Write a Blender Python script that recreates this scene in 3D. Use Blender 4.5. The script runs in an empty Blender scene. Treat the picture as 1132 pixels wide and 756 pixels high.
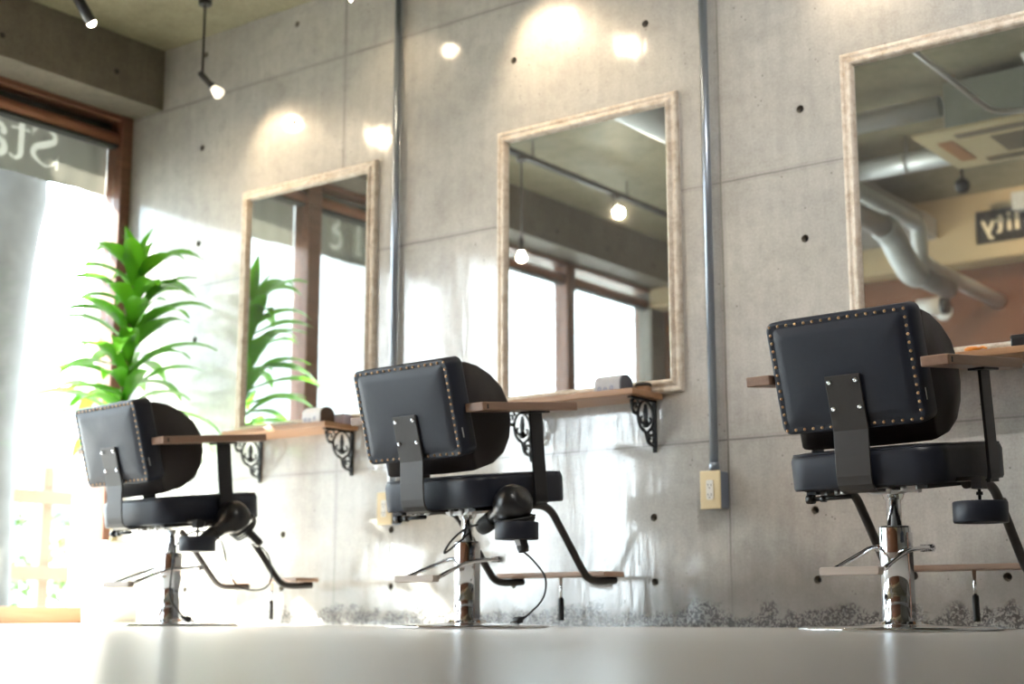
import bpy, bmesh, math, random
from mathutils import Vector, Matrix, Euler
random.seed(7)
PI = math.pi
scn = bpy.context.scene
COL = scn.collection

# ------------------------------------------------------------------ camera
W, H = 1132, 756
FPX = 1622.0
PITCH = math.atan((679.0 - H / 2) / FPX)
YAW = math.radians(37.1)
cam_d = bpy.data.cameras.new('camera')
cam_d.sensor_fit = 'HORIZONTAL'
cam_d.sensor_width = 36.0
cam_d.lens = FPX / W * 36.0
cam_d.clip_start = 0.02
cam_d.clip_end = 200
cam_d.dof.use_dof = True
cam_d.dof.focus_distance = 3.72
cam_d.dof.aperture_fstop = 2.6
cam = bpy.data.objects.new('camera', cam_d)
COL.objects.link(cam)
cam.location = (0, -4.3666, 0.042)
cam.rotation_euler = (PI / 2 + PITCH, 0, YAW)
scn.camera = cam

# ------------------------------------------------------------------ world, sun, exposure
SKY_STRENGTH = 9.0
SUN_STRENGTH = 36.0
EXPOSURE = 1.1
scn.view_settings.view_transform = 'Standard'
scn.view_settings.look = 'None'
scn.view_settings.gamma = 1.0
scn.view_settings.exposure = EXPOSURE
scn.view_settings.use_curve_mapping = False
world = bpy.data.worlds.new('world')
scn.world = world
world.use_nodes = True
bg = world.node_tree.nodes['Background']
bg.inputs['Color'].default_value = (0.83, 0.92, 1.0, 1)
bg.inputs['Strength'].default_value = SKY_STRENGTH
sun_d = bpy.data.lights.new('sun', 'SUN')
sun_d.energy = SUN_STRENGTH
sun_d.angle = math.radians(0.55)
sun_d.color = (1.0, 0.95, 0.86)
sun = bpy.data.objects.new('sun', sun_d)
COL.objects.link(sun)
SUN_DIR = Vector((1.0, 0.5, -0.92)).normalized()
sun.rotation_euler = SUN_DIR.to_track_quat('-Z', 'Y').to_euler()
sun.location = (-12, -6, 11)
cy = scn.cycles
cy.use_denoising = True
cy.max_bounces = 8
cy.diffuse_bounces = 4
cy.glossy_bounces = 5
cy.transmission_bounces = 4
cy.transparent_max_bounces = 12
cy.sample_clamp_indirect = 8.0
cy.caustics_reflective = False
cy.caustics_refractive = False

# ------------------------------------------------------------------ helpers
def new_mat(name):
    m = bpy.data.materials.new(name)
    m.use_nodes = True
    nt = m.node_tree
    return m, nt, nt.nodes['Principled BSDF']

def N(nt, typ, **kw):
    n = nt.nodes.new(typ)
    for k, v in kw.items():
        if k.startswith('i_'):
            key = k[2:]
            n.inputs[int(key) if key.isdigit() else key].default_value = v
        else:
            setattr(n, k, v)
    return n

def math_n(nt, op, a, b=None, c=None):
    n = nt.nodes.new('ShaderNodeMath'); n.operation = op
    for i, v in enumerate((a, b, c)):
        if v is None: continue
        if isinstance(v, (int, float)): n.inputs[i].default_value = v
        else: nt.links.new(v, n.inputs[i])
    return n.outputs[0]

def mixc(nt, fac, a, b, blend='MIX'):
    n = nt.nodes.new('ShaderNodeMix'); n.data_type = 'RGBA'; n.blend_type = blend
    for s, v in (('Factor', fac), ('A', a), ('B', b)):
        idx = {'Factor': 0, 'A': 6, 'B': 7}[s]
        if isinstance(v, (int, float)): n.inputs[idx].default_value = v
        elif isinstance(v, tuple): n.inputs[idx].default_value = (*v, 1) if len(v) == 3 else v
        else: nt.links.new(v, n.inputs[idx])
    return n.outputs[2]

def ramp(nt, fac, stops):
    n = nt.nodes.new('ShaderNodeValToRGB')
    cr = n.color_ramp
    while len(cr.elements) < len(stops): cr.elements.new(0.5)
    for e, (p, c) in zip(cr.elements, stops):
        e.position = p
        e.color = (c, c, c, 1) if isinstance(c, (int, float)) else (*c, 1)
    nt.links.new(fac, n.inputs[0])
    return n.outputs[0]

def obj_coord(nt, scale=(1, 1, 1)):
    tc = nt.nodes.new('ShaderNodeTexCoord')
    mp = nt.nodes.new('ShaderNodeMapping')
    mp.inputs['Scale'].default_value = scale
    nt.links.new(tc.outputs['Object'], mp.inputs['Vector'])
    return mp.outputs[0]

def noise(nt, vec, scale, detail=4, rough=0.55):
    n = N(nt, 'ShaderNodeTexNoise')
    n.inputs['Scale'].default_value = scale
    n.inputs['Detail'].default_value = detail
    n.inputs['Roughness'].default_value = rough
    nt.links.new(vec, n.inputs['Vector'])
    return n.outputs['Fac']

def bump(nt, height, strength, dist, normal=None):
    b = nt.nodes.new('ShaderNodeBump')
    b.inputs['Strength'].default_value = strength
    b.inputs['Distance'].default_value = dist
    nt.links.new(height, b.inputs['Height'])
    if normal is not None: nt.links.new(normal, b.inputs['Normal'])
    return b.outputs[0]

def plain(name, col, rough=0.5, metal=0.0, spec=0.5, coat=0.0, var=0.08, vscale=30.0, bmp=0.0, bscale=200.0):
    m, nt, p = new_mat(name)
    v = obj_coord(nt)
    f = noise(nt, v, vscale, 3)
    lo = tuple(c * (1 - var) for c in col); hi = tuple(min(1, c * (1 + var)) for c in col)
    nt.links.new(mixc(nt, f, lo, hi), p.inputs['Base Color'])
    p.inputs['Roughness'].default_value = rough
    p.inputs['Metallic'].default_value = metal
    p.inputs['Specular IOR Level'].default_value = spec
    p.inputs['Coat Weight'].default_value = coat
    if bmp:
        nt.links.new(bump(nt, noise(nt, v, bscale, 3), bmp, 0.002), p.inputs['Normal'])
    return m

class MB:
    """collects shapes into one mesh"""
    def __init__(self):
        self.bm = bmesh.new()
    def add(self, verts, faces, smooth=False, M=None, mi=0):
        vs = [self.bm.verts.new(M @ Vector(v) if M is not None else Vector(v)) for v in verts]
        for f in faces:
            try:
                fc = self.bm.faces.new([vs[i] for i in f]); fc.smooth = smooth; fc.material_index = mi
            except ValueError: pass
        return vs
    def box(self, x0, x1, y0, y1, z0, z1, M=None, mi=0, smooth=False):
        v = [(x0,y0,z0),(x1,y0,z0),(x1,y1,z0),(x0,y1,z0),(x0,y0,z1),(x1,y0,z1),(x1,y1,z1),(x0,y1,z1)]
        f = [(0,3,2,1),(4,5,6,7),(0,1,5,4),(1,2,6,5),(2,3,7,6),(3,0,4,7)]
        self.add(v, f, smooth, M, mi); return self
    def tube(self, pts, r, seg=12, M=None, caps=True, mi=0, aspect=1.0, up=(0,0,1)):
        pts = [Vector(p) for p in pts]; n = len(pts)
        rs = r if isinstance(r, (list, tuple)) else [r] * n
        verts, faces = [], []
        prev = None
        for i, p in enumerate(pts):
            t = (pts[min(i+1, n-1)] - pts[max(i-1, 0)]).normalized()
            if prev is None:
                u = Vector(up)
                if abs(u.dot(t)) > 0.95: u = Vector((1,0,0))
                a = (u - t * u.dot(t)).normalized()
            else:
                a = (prev - t * prev.dot(t)).normalized()
            prev = a; b = t.cross(a)
            for k in range(seg):
                th = 2*PI*k/seg
                verts.append(p + a*math.cos(th)*rs[i]*aspect + b*math.sin(th)*rs[i])
        for i in range(n-1):
            for k in range(seg):
                k2 = (k+1) % seg
                faces.append((i*seg+k, i*seg+k2, (i+1)*seg+k2, (i+1)*seg+k))
        vs = self.add(verts, faces, True, M, mi)
        if caps:
            for ring, rev in ((vs[:seg], True), (vs[-seg:], False)):
                try:
                    f = self.bm.faces.new(ring[::-1] if rev else ring); f.material_index = mi
                except ValueError: pass
        return self
    def lathe(self, prof, seg=32, M=None, mi=0, smooth=True):
        """prof: (r, z) pairs around the z axis"""
        verts, faces = [], []
        for r, z in prof:
            for k in range(seg):
                th = 2*PI*k/seg
                verts.append((r*math.cos(th), r*math.sin(th), z))
        n = len(prof)
        for i in range(n-1):
            for k in range(seg):
                k2 = (k+1) % seg
                faces.append((i*seg+k, i*seg+k2, (i+1)*seg+k2, (i+1)*seg+k))
        vs = self.add(verts, faces, smooth, M, mi)
        for ring, rev in ((vs[:seg], True), (vs[-seg:], False)):
            try:
                f = self.bm.faces.new(ring[::-1] if rev else ring); f.material_index = mi
            except ValueError: pass
        return self
    def loft(self, rings, M=None, mi=0, smooth=True, cap=True):
        n = len(rings[0]); verts = [v for r in rings for v in r]; faces = []
        for i in range(len(rings)-1):
            for k in range(n):
                k2 = (k+1) % n
                faces.append((i*n+k, i*n+k2, (i+1)*n+k2, (i+1)*n+k))
        vs = self.add(verts, faces, smooth, M, mi)
        if cap:
            for ring, rev in ((vs[:n], True), (vs[-n:], False)):
                try:
                    f = self.bm.faces.new(ring[::-1] if rev else ring); f.smooth = smooth; f.material_index = mi
                except ValueError: pass
        return self
    def prism(self, poly, d0, d1, M=None, mi=0, smooth=False):
        """2D outline (x,z) extruded from y=d0 to y=d1"""
        n = len(poly)
        v = [(a, d0, b) for a, b in poly] + [(a, d1, b) for a, b in poly]
        f = [tuple(range(n)), tuple(range(2*n-1, n-1, -1))]
        f += [(i, i+n, (i+1) % n + n, (i+1) % n) for i in range(n)]
        self.add(v, f, smooth, M, mi); return self
    def ribbon(self, pts, widths, d0, d1, M=None, mi=0):
        """flat stroke in the x-z plane with thickness in y"""
        n = len(pts); P = [Vector((p[0], p[1])) for p in pts]
        ws = widths if isinstance(widths, (list, tuple)) else [widths]*n
        L, R = [], []
        for i in range(n):
            t = (P[min(i+1, n-1)] - P[max(i-1, 0)])
            if t.length < 1e-9: t = Vector((1, 0))
            t.normalize(); nn = Vector((-t.y, t.x))
            L.append(P[i] + nn*ws[i]/2); R.append(P[i] - nn*ws[i]/2)
        v = [(p.x, d, p.y) for d in (d0, d1) for p in L+R]; f = []
        o = 2*n
        for i in range(n-1):
            f += [(i, i+1, n+i+1, n+i), (o+i, o+n+i, o+n+i+1, o+i+1), (i, o+i, o+i+1, i+1), (n+i, n+i+1, o+n+i+1, o+n+i)]
        f += [(0, n, o+n, o), (n-1, o+n-1, o+2*n-1, 2*n-1)]
        self.add(v, f, False, M, mi); return self
    def build(self, name, mats, parent=None, bevel=0.0, bseg=2, sub=0, angle=35, recalc=True):
        if recalc: bmesh.ops.recalc_face_normals(self.bm, faces=self.bm.faces)
        me = bpy.data.meshes.new(name); self.bm.to_mesh(me); self.bm.free()
        for m in (mats if isinstance(mats, (list, tuple)) else [mats]): me.materials.append(m)
        o = bpy.data.objects.new(name, me); COL.objects.link(o)
        if bevel:
            b = o.modifiers.new('bevel', 'BEVEL'); b.width = bevel; b.segments = bseg
            b.limit_method = 'ANGLE'; b.angle_limit = math.radians(angle)
        if sub:
            s = o.modifiers.new('subsurf', 'SUBSURF'); s.levels = sub; s.render_levels = sub
        if parent is not None: o.parent = parent
        return o

def tag(o, label, cat, group=None, kind=None):
    o['label'] = label; o['category'] = cat
    if group: o['group'] = group
    if kind: o['kind'] = kind
    return o

def thing(name, label, cat, loc=(0,0,0), rz=0.0, group=None):
    o = bpy.data.objects.new(name, None); o.empty_display_size = 0.1
    COL.objects.link(o); o.location = loc; o.rotation_euler = (0, 0, rz)
    return tag(o, label, cat, group)

def struct(o):
    o['kind'] = 'structure'; return o

def copy_tree(o, parent=None):
    c = o.copy(); COL.objects.link(c)
    if parent is not None: c.parent = parent
    for ch in list(o.children): copy_tree(ch, c)
    return c

def T(x, y, z): return Matrix.Translation((x, y, z))
def R(ax, deg): return Matrix.Rotation(math.radians(deg), 4, ax)

def rrect(w, d, r, n=6):
    """rounded rectangle ring, counter-clockwise"""
    r = max(min(r, w/2-1e-4, d/2-1e-4), 1e-4); pts = []
    for cx, cy_, a0 in ((w/2-r, d/2-r, 0), (-w/2+r, d/2-r, 90), (-w/2+r, -d/2+r, 180), (w/2-r, -d/2+r, 270)):
        for i in range(n+1):
            a = math.radians(a0 + 90*i/n)
            pts.append((cx + r*math.cos(a), cy_ + r*math.sin(a)))
    return pts

def arc(cx, cy_, r, a0, a1, n=10, ry=None):
    ry = r if ry is None else ry
    return [(cx + r*math.cos(math.radians(a0+(a1-a0)*i/n)), cy_ + ry*math.sin(math.radians(a0+(a1-a0)*i/n))) for i in range(n+1)]

def smooth_path(pts, n=8):
    """Catmull-Rom through the points"""
    P = [Vector(p) for p in pts]; out = []
    for i in range(len(P)-1):
        p0 = P[max(i-1, 0)]; p1 = P[i]; p2 = P[i+1]; p3 = P[min(i+2, len(P)-1)]
        for k in range(n):
            t = k/n
            out.append(0.5*((2*p1)+(p2-p0)*t+(2*p0-5*p1+4*p2-p3)*t*t+(3*p1-p0-3*p2+p3)*t**3))
    out.append(P[-1]); return out

# ------------------------------------------------------------------ materials
def concrete(name, axis_u, base=(0.45, 0.434, 0.405), joints=True, gloss=True, pits=False, holes=False):
    """formwork concrete; axis_u is the horizontal axis running along the wall"""
    m, nt, p = new_mat(name)
    tc = nt.nodes.new('ShaderNodeTexCoord'); vec = tc.outputs['Object']
    sep = nt.nodes.new('ShaderNodeSeparateXYZ'); nt.links.new(vec, sep.inputs[0])
    u = sep.outputs[axis_u]; z = sep.outputs[2]
    big = noise(nt, obj_coord(nt, (0.9, 0.9, 1.5)), 1.7, 5, 0.6)
    fine = noise(nt, obj_coord(nt), 38, 4, 0.65)
    streak = noise(nt, obj_coord(nt, (9, 9, 0.35)), 2.0, 4, 0.6)
    mid = noise(nt, obj_coord(nt), 7, 5, 0.62)
    runs = noise(nt, obj_coord(nt, (16, 16, 1.6)), 2.0, 5, 0.65)
    col = mixc(nt, ramp(nt, big, [(0.3, 0.0), (0.7, 1.0)]), tuple(c*0.82 for c in base), tuple(c*1.16 for c in base))
    col = mixc(nt, math_n(nt, 'MULTIPLY', ramp(nt, streak, [(0.35, 0), (0.75, 1)]), 0.35), col, tuple(c*1.3 for c in base))
    col = mixc(nt, math_n(nt, 'MULTIPLY', ramp(nt, runs, [(0.42, 1), (0.6, 0)]), 0.22), col, tuple(c*0.72 for c in base))
    col = mixc(nt, math_n(nt, 'MULTIPLY', ramp(nt, mid, [(0.5, 0), (0.72, 1)]), 0.5), col, tuple(c*0.66 for c in base))
    blot = noise(nt, obj_coord(nt), 19, 5, 0.7)
    col = mixc(nt, math_n(nt, 'MULTIPLY', ramp(nt, blot, [(0.5, 0), (0.68, 1)]), 0.30), col, tuple(c*0.62 for c in base))
    col = mixc(nt, math_n(nt, 'MULTIPLY', ramp(nt, blot, [(0.32, 1), (0.48, 0)]), 0.22), col, tuple(c*1.28 for c in base))
    grain = noise(nt, obj_coord(nt), 120, 3, 0.7)
    col = mixc(nt, 0.45, col, ramp(nt, grain, [(0.3, 0.25), (0.7, 0.72)]), 'SOFT_LIGHT')
    # small blow holes
    vo = N(nt, 'ShaderNodeTexVoronoi', feature='F1'); vo.inputs['Scale'].default_value = 30
    nt.links.new(vec, vo.inputs['Vector'])
    spot = math_n(nt, 'LESS_THAN', vo.outputs['Distance'], 0.10)
    sel = math_n(nt, 'GREATER_THAN', noise(nt, obj_coord(nt), 5.1, 2), 0.56)
    spot = math_n(nt, 'MULTIPLY', spot, sel)
    col = mixc(nt, math_n(nt, 'MULTIPLY', spot, 0.75), col, tuple(c*0.3 for c in base))
    height = math_n(nt, 'MULTIPLY', fine, 0.15)
    height = math_n(nt, 'SUBTRACT', height, math_n(nt, 'MULTIPLY', spot, 0.6))
    if joints:
        def line(coord, off, period, half):
            s = math_n(nt, 'ADD', coord, off)
            s = math_n(nt, 'PINGPONG', s, period/2)
            return math_n(nt, 'LESS_THAN', s, half)
        wob = math_n(nt, 'MULTIPLY', math_n(nt, 'SUBTRACT', mid, 0.5), 0.008)
        uu = math_n(nt, 'ADD', u, wob); zz = math_n(nt, 'ADD', z, wob)
        j = math_n(nt, 'MAXIMUM', line(uu, 2.39, 1.815, 0.0035), line(zz, -0.62, 0.9, 0.0030))
        jw = math_n(nt, 'MAXIMUM', line(uu, 2.39, 1.815, 0.016), line(zz, -0.62, 0.9, 0.014))
        col = mixc(nt, math_n(nt, 'MULTIPLY', jw, 0.16), col, tuple(c*0.45 for c in base))
        jf = math_n(nt, 'MULTIPLY', j, ramp(nt, noise(nt, obj_coord(nt), 2.3, 2), [(0.3, 0.25), (0.65, 0.85)]))
        col = mixc(nt, jf, col, tuple(c*0.34 for c in base))
        height = math_n(nt, 'SUBTRACT', height, math_n(nt, 'MULTIPLY', j, 0.5))
    rough = ramp(nt, mid, [(0.3, 0.36), (0.7, 0.5)])
    bdist = 0.003
    if pits:
        # honeycombed foot of the wall: gravel showing through up to a ragged edge
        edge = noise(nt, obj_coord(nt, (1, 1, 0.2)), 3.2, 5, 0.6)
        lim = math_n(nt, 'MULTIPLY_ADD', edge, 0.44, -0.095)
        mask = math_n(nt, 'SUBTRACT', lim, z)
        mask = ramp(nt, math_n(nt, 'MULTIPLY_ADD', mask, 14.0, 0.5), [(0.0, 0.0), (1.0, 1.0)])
        wv = nt.nodes.new('ShaderNodeVectorMath'); wv.operation = 'ADD'
        nz = N(nt, 'ShaderNodeTexNoise'); nz.inputs['Scale'].default_value = 55; nz.inputs['Detail'].default_value = 4
        sc_ = nt.nodes.new('ShaderNodeVectorMath'); sc_.operation = 'SCALE'; sc_.inputs['Scale'].default_value = 0.035
        nt.links.new(vec, nz.inputs['Vector']); nt.links.new(nz.outputs['Color'], sc_.inputs[0])
        nt.links.new(vec, wv.inputs[0]); nt.links.new(sc_.outputs[0], wv.inputs[1])
        v2 = N(nt, 'ShaderNodeTexVoronoi', feature='F1'); v2.inputs['Scale'].default_value = 112
        nt.links.new(wv.outputs[0], v2.inputs['Vector'])
        lump = ramp(nt, v2.outputs['Distance'], [(0.15, 0.0), (0.75, 1.0)])
        crev = ramp(nt, v2.outputs['Distance'], [(0.40, 0.0), (0.56, 1.0)])
        low = math_n(nt, 'MULTIPLY_ADD', z, -4.5, 0.62)
        patch = ramp(nt, math_n(nt, 'ADD', math_n(nt, 'MULTIPLY_ADD', noise(nt, obj_coord(nt), 9, 4), 1.0, -0.5), low), [(0.32, 0.0), (0.42, 1.0)])
        act = math_n(nt, 'MULTIPLY', mask, patch)
        gap = math_n(nt, 'MULTIPLY', crev, act)
        height = math_n(nt, 'SUBTRACT', height, math_n(nt, 'MULTIPLY', math_n(nt, 'MULTIPLY', lump, act), 2.6))
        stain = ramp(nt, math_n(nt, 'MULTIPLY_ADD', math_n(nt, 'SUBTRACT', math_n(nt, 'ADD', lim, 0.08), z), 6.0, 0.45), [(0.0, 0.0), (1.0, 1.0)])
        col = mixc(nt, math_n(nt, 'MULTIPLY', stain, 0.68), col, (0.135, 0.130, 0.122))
        col = mixc(nt, math_n(nt, 'MULTIPLY', gap, 0.96), col, (0.012, 0.011, 0.010))
        height = math_n(nt, 'SUBTRACT', height, math_n(nt, 'MULTIPLY', gap, 1.5))
    nt.links.new(col, p.inputs['Base Color'])
    nt.links.new(rough, p.inputs['Roughness'])
    nb = bump(nt, height, 0.55, bdist)
    nt.links.new(nb, p.inputs['Normal'])
    if gloss:
        p.inputs['Coat Weight'].default_value = 1.0
        nt.links.new(ramp(nt, runs, [(0.3, 0.03), (0.7, 0.16)]), p.inputs['Coat Roughness'])
        p.inputs['Coat IOR'].default_value = 1.98
        cb = bump(nt, noise(nt, obj_coord(nt, (14, 14, 3)), 2.0, 3), 0.30, 0.002)
        nt.links.new(cb, p.inputs['Coat Normal'])
    else:
        p.inputs['Specular IOR Level'].default_value = 0.25
    return m

M_wall = concrete('concrete_coated', 0, pits=True)
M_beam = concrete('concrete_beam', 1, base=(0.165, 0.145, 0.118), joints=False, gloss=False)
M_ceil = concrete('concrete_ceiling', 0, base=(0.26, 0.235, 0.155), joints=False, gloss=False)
M_rear = plain('terracotta_paint', (0.165, 0.066, 0.030), 0.6, var=0.1, vscale=3)
M_cream = plain('cream_paint', (0.46, 0.36, 0.22), 0.6, var=0.05, vscale=4)

def floor_mat():
    m, nt, p = new_mat('sealed_floor')
    v = obj_coord(nt)
    a = noise(nt, v, 1.3, 4); b = noise(nt, obj_coord(nt, (1, 1, 1)), 22, 3)
    col = mixc(nt, a, (0.65, 0.63, 0.595), (0.69, 0.665, 0.63))
    col = mixc(nt, math_n(nt, 'MULTIPLY', b, 0.10), col, (0.58, 0.56, 0.53))
    nt.links.new(col, p.inputs['Base Color'])
    p.inputs['Roughness'].default_value = 0.26
    p.inputs['Specular IOR Level'].default_value = 0.45
    nt.links.new(bump(nt, b, 0.01, 0.0005), p.inputs['Normal'])
    return m
M_floor = floor_mat()

def wood(name, c1, c2, axis=0, rough=0.5, scale=1.0):
    m, nt, p = new_mat(name)
    s = [14*scale, 14*scale, 14*scale]; s[axis] = 0.9*scale
    v = obj_coord(nt, tuple(s))
    n1 = noise(nt, v, 2.2, 5, 0.6)
    n2 = noise(nt, obj_coord(nt, tuple(x*4 for x in s)), 2.0, 3)
    col = mixc(nt, ramp(nt, n1, [(0.3, 0), (0.7, 1)]), c1, c2)
    col = mixc(nt, math_n(nt, 'MULTIPLY', n2, 0.4), col, tuple(x*0.75 for x in c1))
    nt.links.new(col, p.inputs['Base Color'])
    p.inputs['Roughness'].default_value = rough
    nt.links.new(bump(nt, n2, 0.12, 0.001), p.inputs['Normal'])
    return m
M_wood_arm = wood('arm_wood', (0.20, 0.115, 0.075), (0.30, 0.18, 0.12), 1, 0.42)
M_wood_pedal = wood('pedal_wood', (0.40, 0.33, 0.28), (0.52, 0.44, 0.38), 0, 0.5)
M_wood_foot = wood('footboard_wood', (0.36, 0.22, 0.15), (0.48, 0.31, 0.22), 0, 0.45)
M_wood_shelf = wood('shelf_wood', (0.33, 0.17, 0.085), (0.46, 0.26, 0.14), 0, 0.4)
M_wood_trim = wood('threshold_wood', (0.36, 0.19, 0.10), (0.50, 0.28, 0.16), 1, 0.5)
M_wood_win = wood('window_brown', (0.115, 0.05, 0.03), (0.20, 0.085, 0.05), 1, 0.42)
M_rail_brown = plain('rail_brown', (0.28, 0.115, 0.065), 0.4, var=0.1)

def frame_mat():
    m, nt, p = new_mat('distressed_white_frame')
    v = obj_coord(nt, (1, 1, 1))
    n = noise(nt, v, 26, 6, 0.7); n2 = noise(nt, obj_coord(nt, (5, 5, 5)), 9, 4)
    col = mixc(nt, ramp(nt, n, [(0.42, 0), (0.62, 1)]), (0.68, 0.61, 0.52), (0.46, 0.37, 0.28))
    col = mixc(nt, math_n(nt, 'MULTIPLY', ramp(nt, n2, [(0.5, 0), (0.7, 1)]), 0.6), col, (0.72, 0.66, 0.58))
    nt.links.new(col, p.inputs['Base Color']); p.inputs['Roughness'].default_value = 0.5
    nt.links.new(bump(nt, n, 0.3, 0.002), p.inputs['Normal'])
    return m
M_frame = frame_mat()

def mirror_mat():
    m, nt, p = new_mat('mirror_silver')
    v = obj_coord(nt)
    p.inputs['Metallic'].default_value = 1.0
    n = noise(nt, v, 5, 2)
    nt.links.new(mixc(nt, n, (0.80, 0.84, 0.83), (0.83, 0.87, 0.86)), p.inputs['Base Color'])
    p.inputs['Roughness'].default_value = 0.015
    # a thin film of dust on the glass
    df = nt.nodes.new('ShaderNodeBsdfDiffuse'); df.inputs['Color'].default_value = (0.75, 0.75, 0.73, 1)
    mx = nt.nodes.new('ShaderNodeMixShader'); out = nt.nodes['Material Output']
    nt.links.new(ramp(nt, n, [(0.3, 0.03), (0.7, 0.06)]), mx.inputs[0])
    nt.links.new(p.outputs[0], mx.inputs[1]); nt.links.new(df.outputs[0], mx.inputs[2]); nt.links.new(mx.outputs[0], out.inputs[0])
    return m
M_mirror = mirror_mat()

def leather(name, col):
    m, nt, p = new_mat(name)
    v = obj_coord(nt)
    vo = N(nt, 'ShaderNodeTexVoronoi', feature='DISTANCE_TO_EDGE'); vo.inputs['Scale'].default_value = 420
    nt.links.new(v, vo.inputs['Vector'])
    big = noise(nt, v, 9, 4)
    c = mixc(nt, big, tuple(x*0.8 for x in col), tuple(x*1.25 for x in col))
    nt.links.new(c, p.inputs['Base Color'])
    nt.links.new(ramp(nt, big, [(0.3, 0.40), (0.7, 0.52)]), p.inputs['Roughness'])
    b1 = bump(nt, vo.outputs['Distance'], 0.12, 0.0008)
    nt.links.new(bump(nt, big, 0.25, 0.006, b1), p.inputs['Normal'])
    p.inputs['Specular IOR Level'].default_value = 0.34
    return m
M_leather = leather('navy_black_leather', (0.015, 0.018, 0.029))
M_leather_brown = leather('dark_brown_leather', (0.020, 0.015, 0.015))
M_steel_dark = plain('bronze_black_steel', (0.030, 0.025, 0.023), 0.48, 0.2, var=0.06)
M_black_steel = plain('black_steel', (0.014, 0.014, 0.016), 0.4, 0.2, var=0.1)
M_chrome = plain('chrome', (0.78, 0.79, 0.81), 0.06, 1.0, var=0.02)
M_zinc = plain('zinc_plated', (0.55, 0.55, 0.54), 0.3, 0.9)
M_bronze = plain('antique_brass', (0.42, 0.25, 0.13), 0.3, 0.95, var=0.2, vscale=300)
M_black_pl = plain('black_plastic', (0.012, 0.012, 0.014), 0.28, 0.0, var=0.1)
M_black_soft = plain('black_rubber', (0.012, 0.012, 0.013), 0.55, 0.0)
M_label = plain('silver_label', (0.55, 0.55, 0.56), 0.4, 0.1)
M_iron = plain('wrought_iron', (0.010, 0.011, 0.013), 0.5, 0.3, var=0.2, bmp=0.2, bscale=120)
M_conduit = plain('galvanised_conduit', (0.30, 0.34, 0.40), 0.32, 0.75, var=0.12, vscale=12)
M_boxgrey = plain('outlet_box_grey', (0.20, 0.23, 0.29), 0.5, 0.3)
M_ivory = plain('ivory_plastic', (0.72, 0.60, 0.38), 0.38, var=0.03)
M_white_pl = plain('white_plastic', (0.74, 0.73, 0.70), 0.4, var=0.03)
M_slot = plain('dark_slot', (0.03, 0.03, 0.03), 0.7)
M_pot = plain('white_planter', (0.80, 0.77, 0.70), 0.45, var=0.03, vscale=6)
M_soil = plain('potting_soil', (0.05, 0.035, 0.025), 0.95, var=0.4, vscale=80, bmp=0.6, bscale=90)
M_stem = plain('cane_bark', (0.24, 0.19, 0.10), 0.8, var=0.3, vscale=40)

def leaf_mat(name, c1, c2, trans=0.5, tcol=(0.17, 0.55, 0.02)):
    m, nt, p = new_mat(name)
    v = obj_coord(nt)
    n = noise(nt, v, 6, 3)
    nt.links.new(mixc(nt, n, c1, c2), p.inputs['Base Color'])
    p.inputs['Roughness'].default_value = 0.36
    tr = nt.nodes.new('ShaderNodeBsdfTranslucent'); tr.inputs['Color'].default_value = (*tcol, 1)
    mx = nt.nodes.new('ShaderNodeMixShader'); mx.inputs[0].default_value = trans
    out = nt.nodes['Material Output']
    nt.links.new(p.outputs[0], mx.inputs[1]); nt.links.new(tr.outputs[0], mx.inputs[2])
    nt.links.new(mx.outputs[0], out.inputs[0])
    return m
M_leaf = leaf_mat('dracaena_leaf', (0.035, 0.16, 0.012), (0.10, 0.30, 0.02), 0.28)
M_shrub = leaf_mat('shrub_leaf', (0.03, 0.085, 0.012), (0.075, 0.15, 0.03), 0.15, (0.08, 0.16, 0.02))

def fabric_trans(name, col, tcol):
    m, nt, p = new_mat(name)
    v = obj_coord(nt); n = noise(nt, v, 5, 3)
    nt.links.new(mixc(nt, n, tuple(c*0.92 for c in col), col), p.inputs['Base Color'])
    p.inputs['Roughness'].default_value = 0.8
    tr = nt.nodes.new('ShaderNodeBsdfTranslucent'); tr.inputs['Color'].default_value = (*tcol, 1)
    mx = nt.nodes.new('ShaderNodeMixShader'); mx.inputs[0].default_value = 0.5
    out = nt.nodes['Material Output']
    nt.links.new(p.outputs[0], mx.inputs[1]); nt.links.new(tr.outputs[0], mx.inputs[2])
    nt.links.new(mx.outputs[0], out.inputs[0]); return m
M_banner = fabric_trans('beige_banner_cloth', (0.45, 0.43, 0.37), (0.050, 0.048, 0.040))
M_letter = fabric_trans('pale_lettering', (0.74, 0.72, 0.63), (0.19, 0.184, 0.155))

def glass_mat():
    m, nt, p = new_mat('window_glass')
    nt.nodes.remove(p)
    tr = nt.nodes.new('ShaderNodeBsdfTransparent'); tr.inputs['Color'].default_value = (0.97, 0.99, 0.98, 1)
    gl = nt.nodes.new('ShaderNodeBsdfGlossy'); gl.inputs['Roughness'].default_value = 0.02
    fr = nt.nodes.new('ShaderNodeFresnel'); fr.inputs['IOR'].default_value = 1.35
    mx = nt.nodes.new('ShaderNodeMixShader')
    out = nt.nodes['Material Output']
    nt.links.new(math_n(nt, 'MULTIPLY', fr.outputs[0], 0.6), mx.inputs[0]); nt.links.new(tr.outputs[0], mx.inputs[1]); nt.links.new(gl.outputs[0], mx.inputs[2])
    nt.links.new(mx.outputs[0], out.inputs[0]); return m
M_glass = glass_mat()

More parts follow.
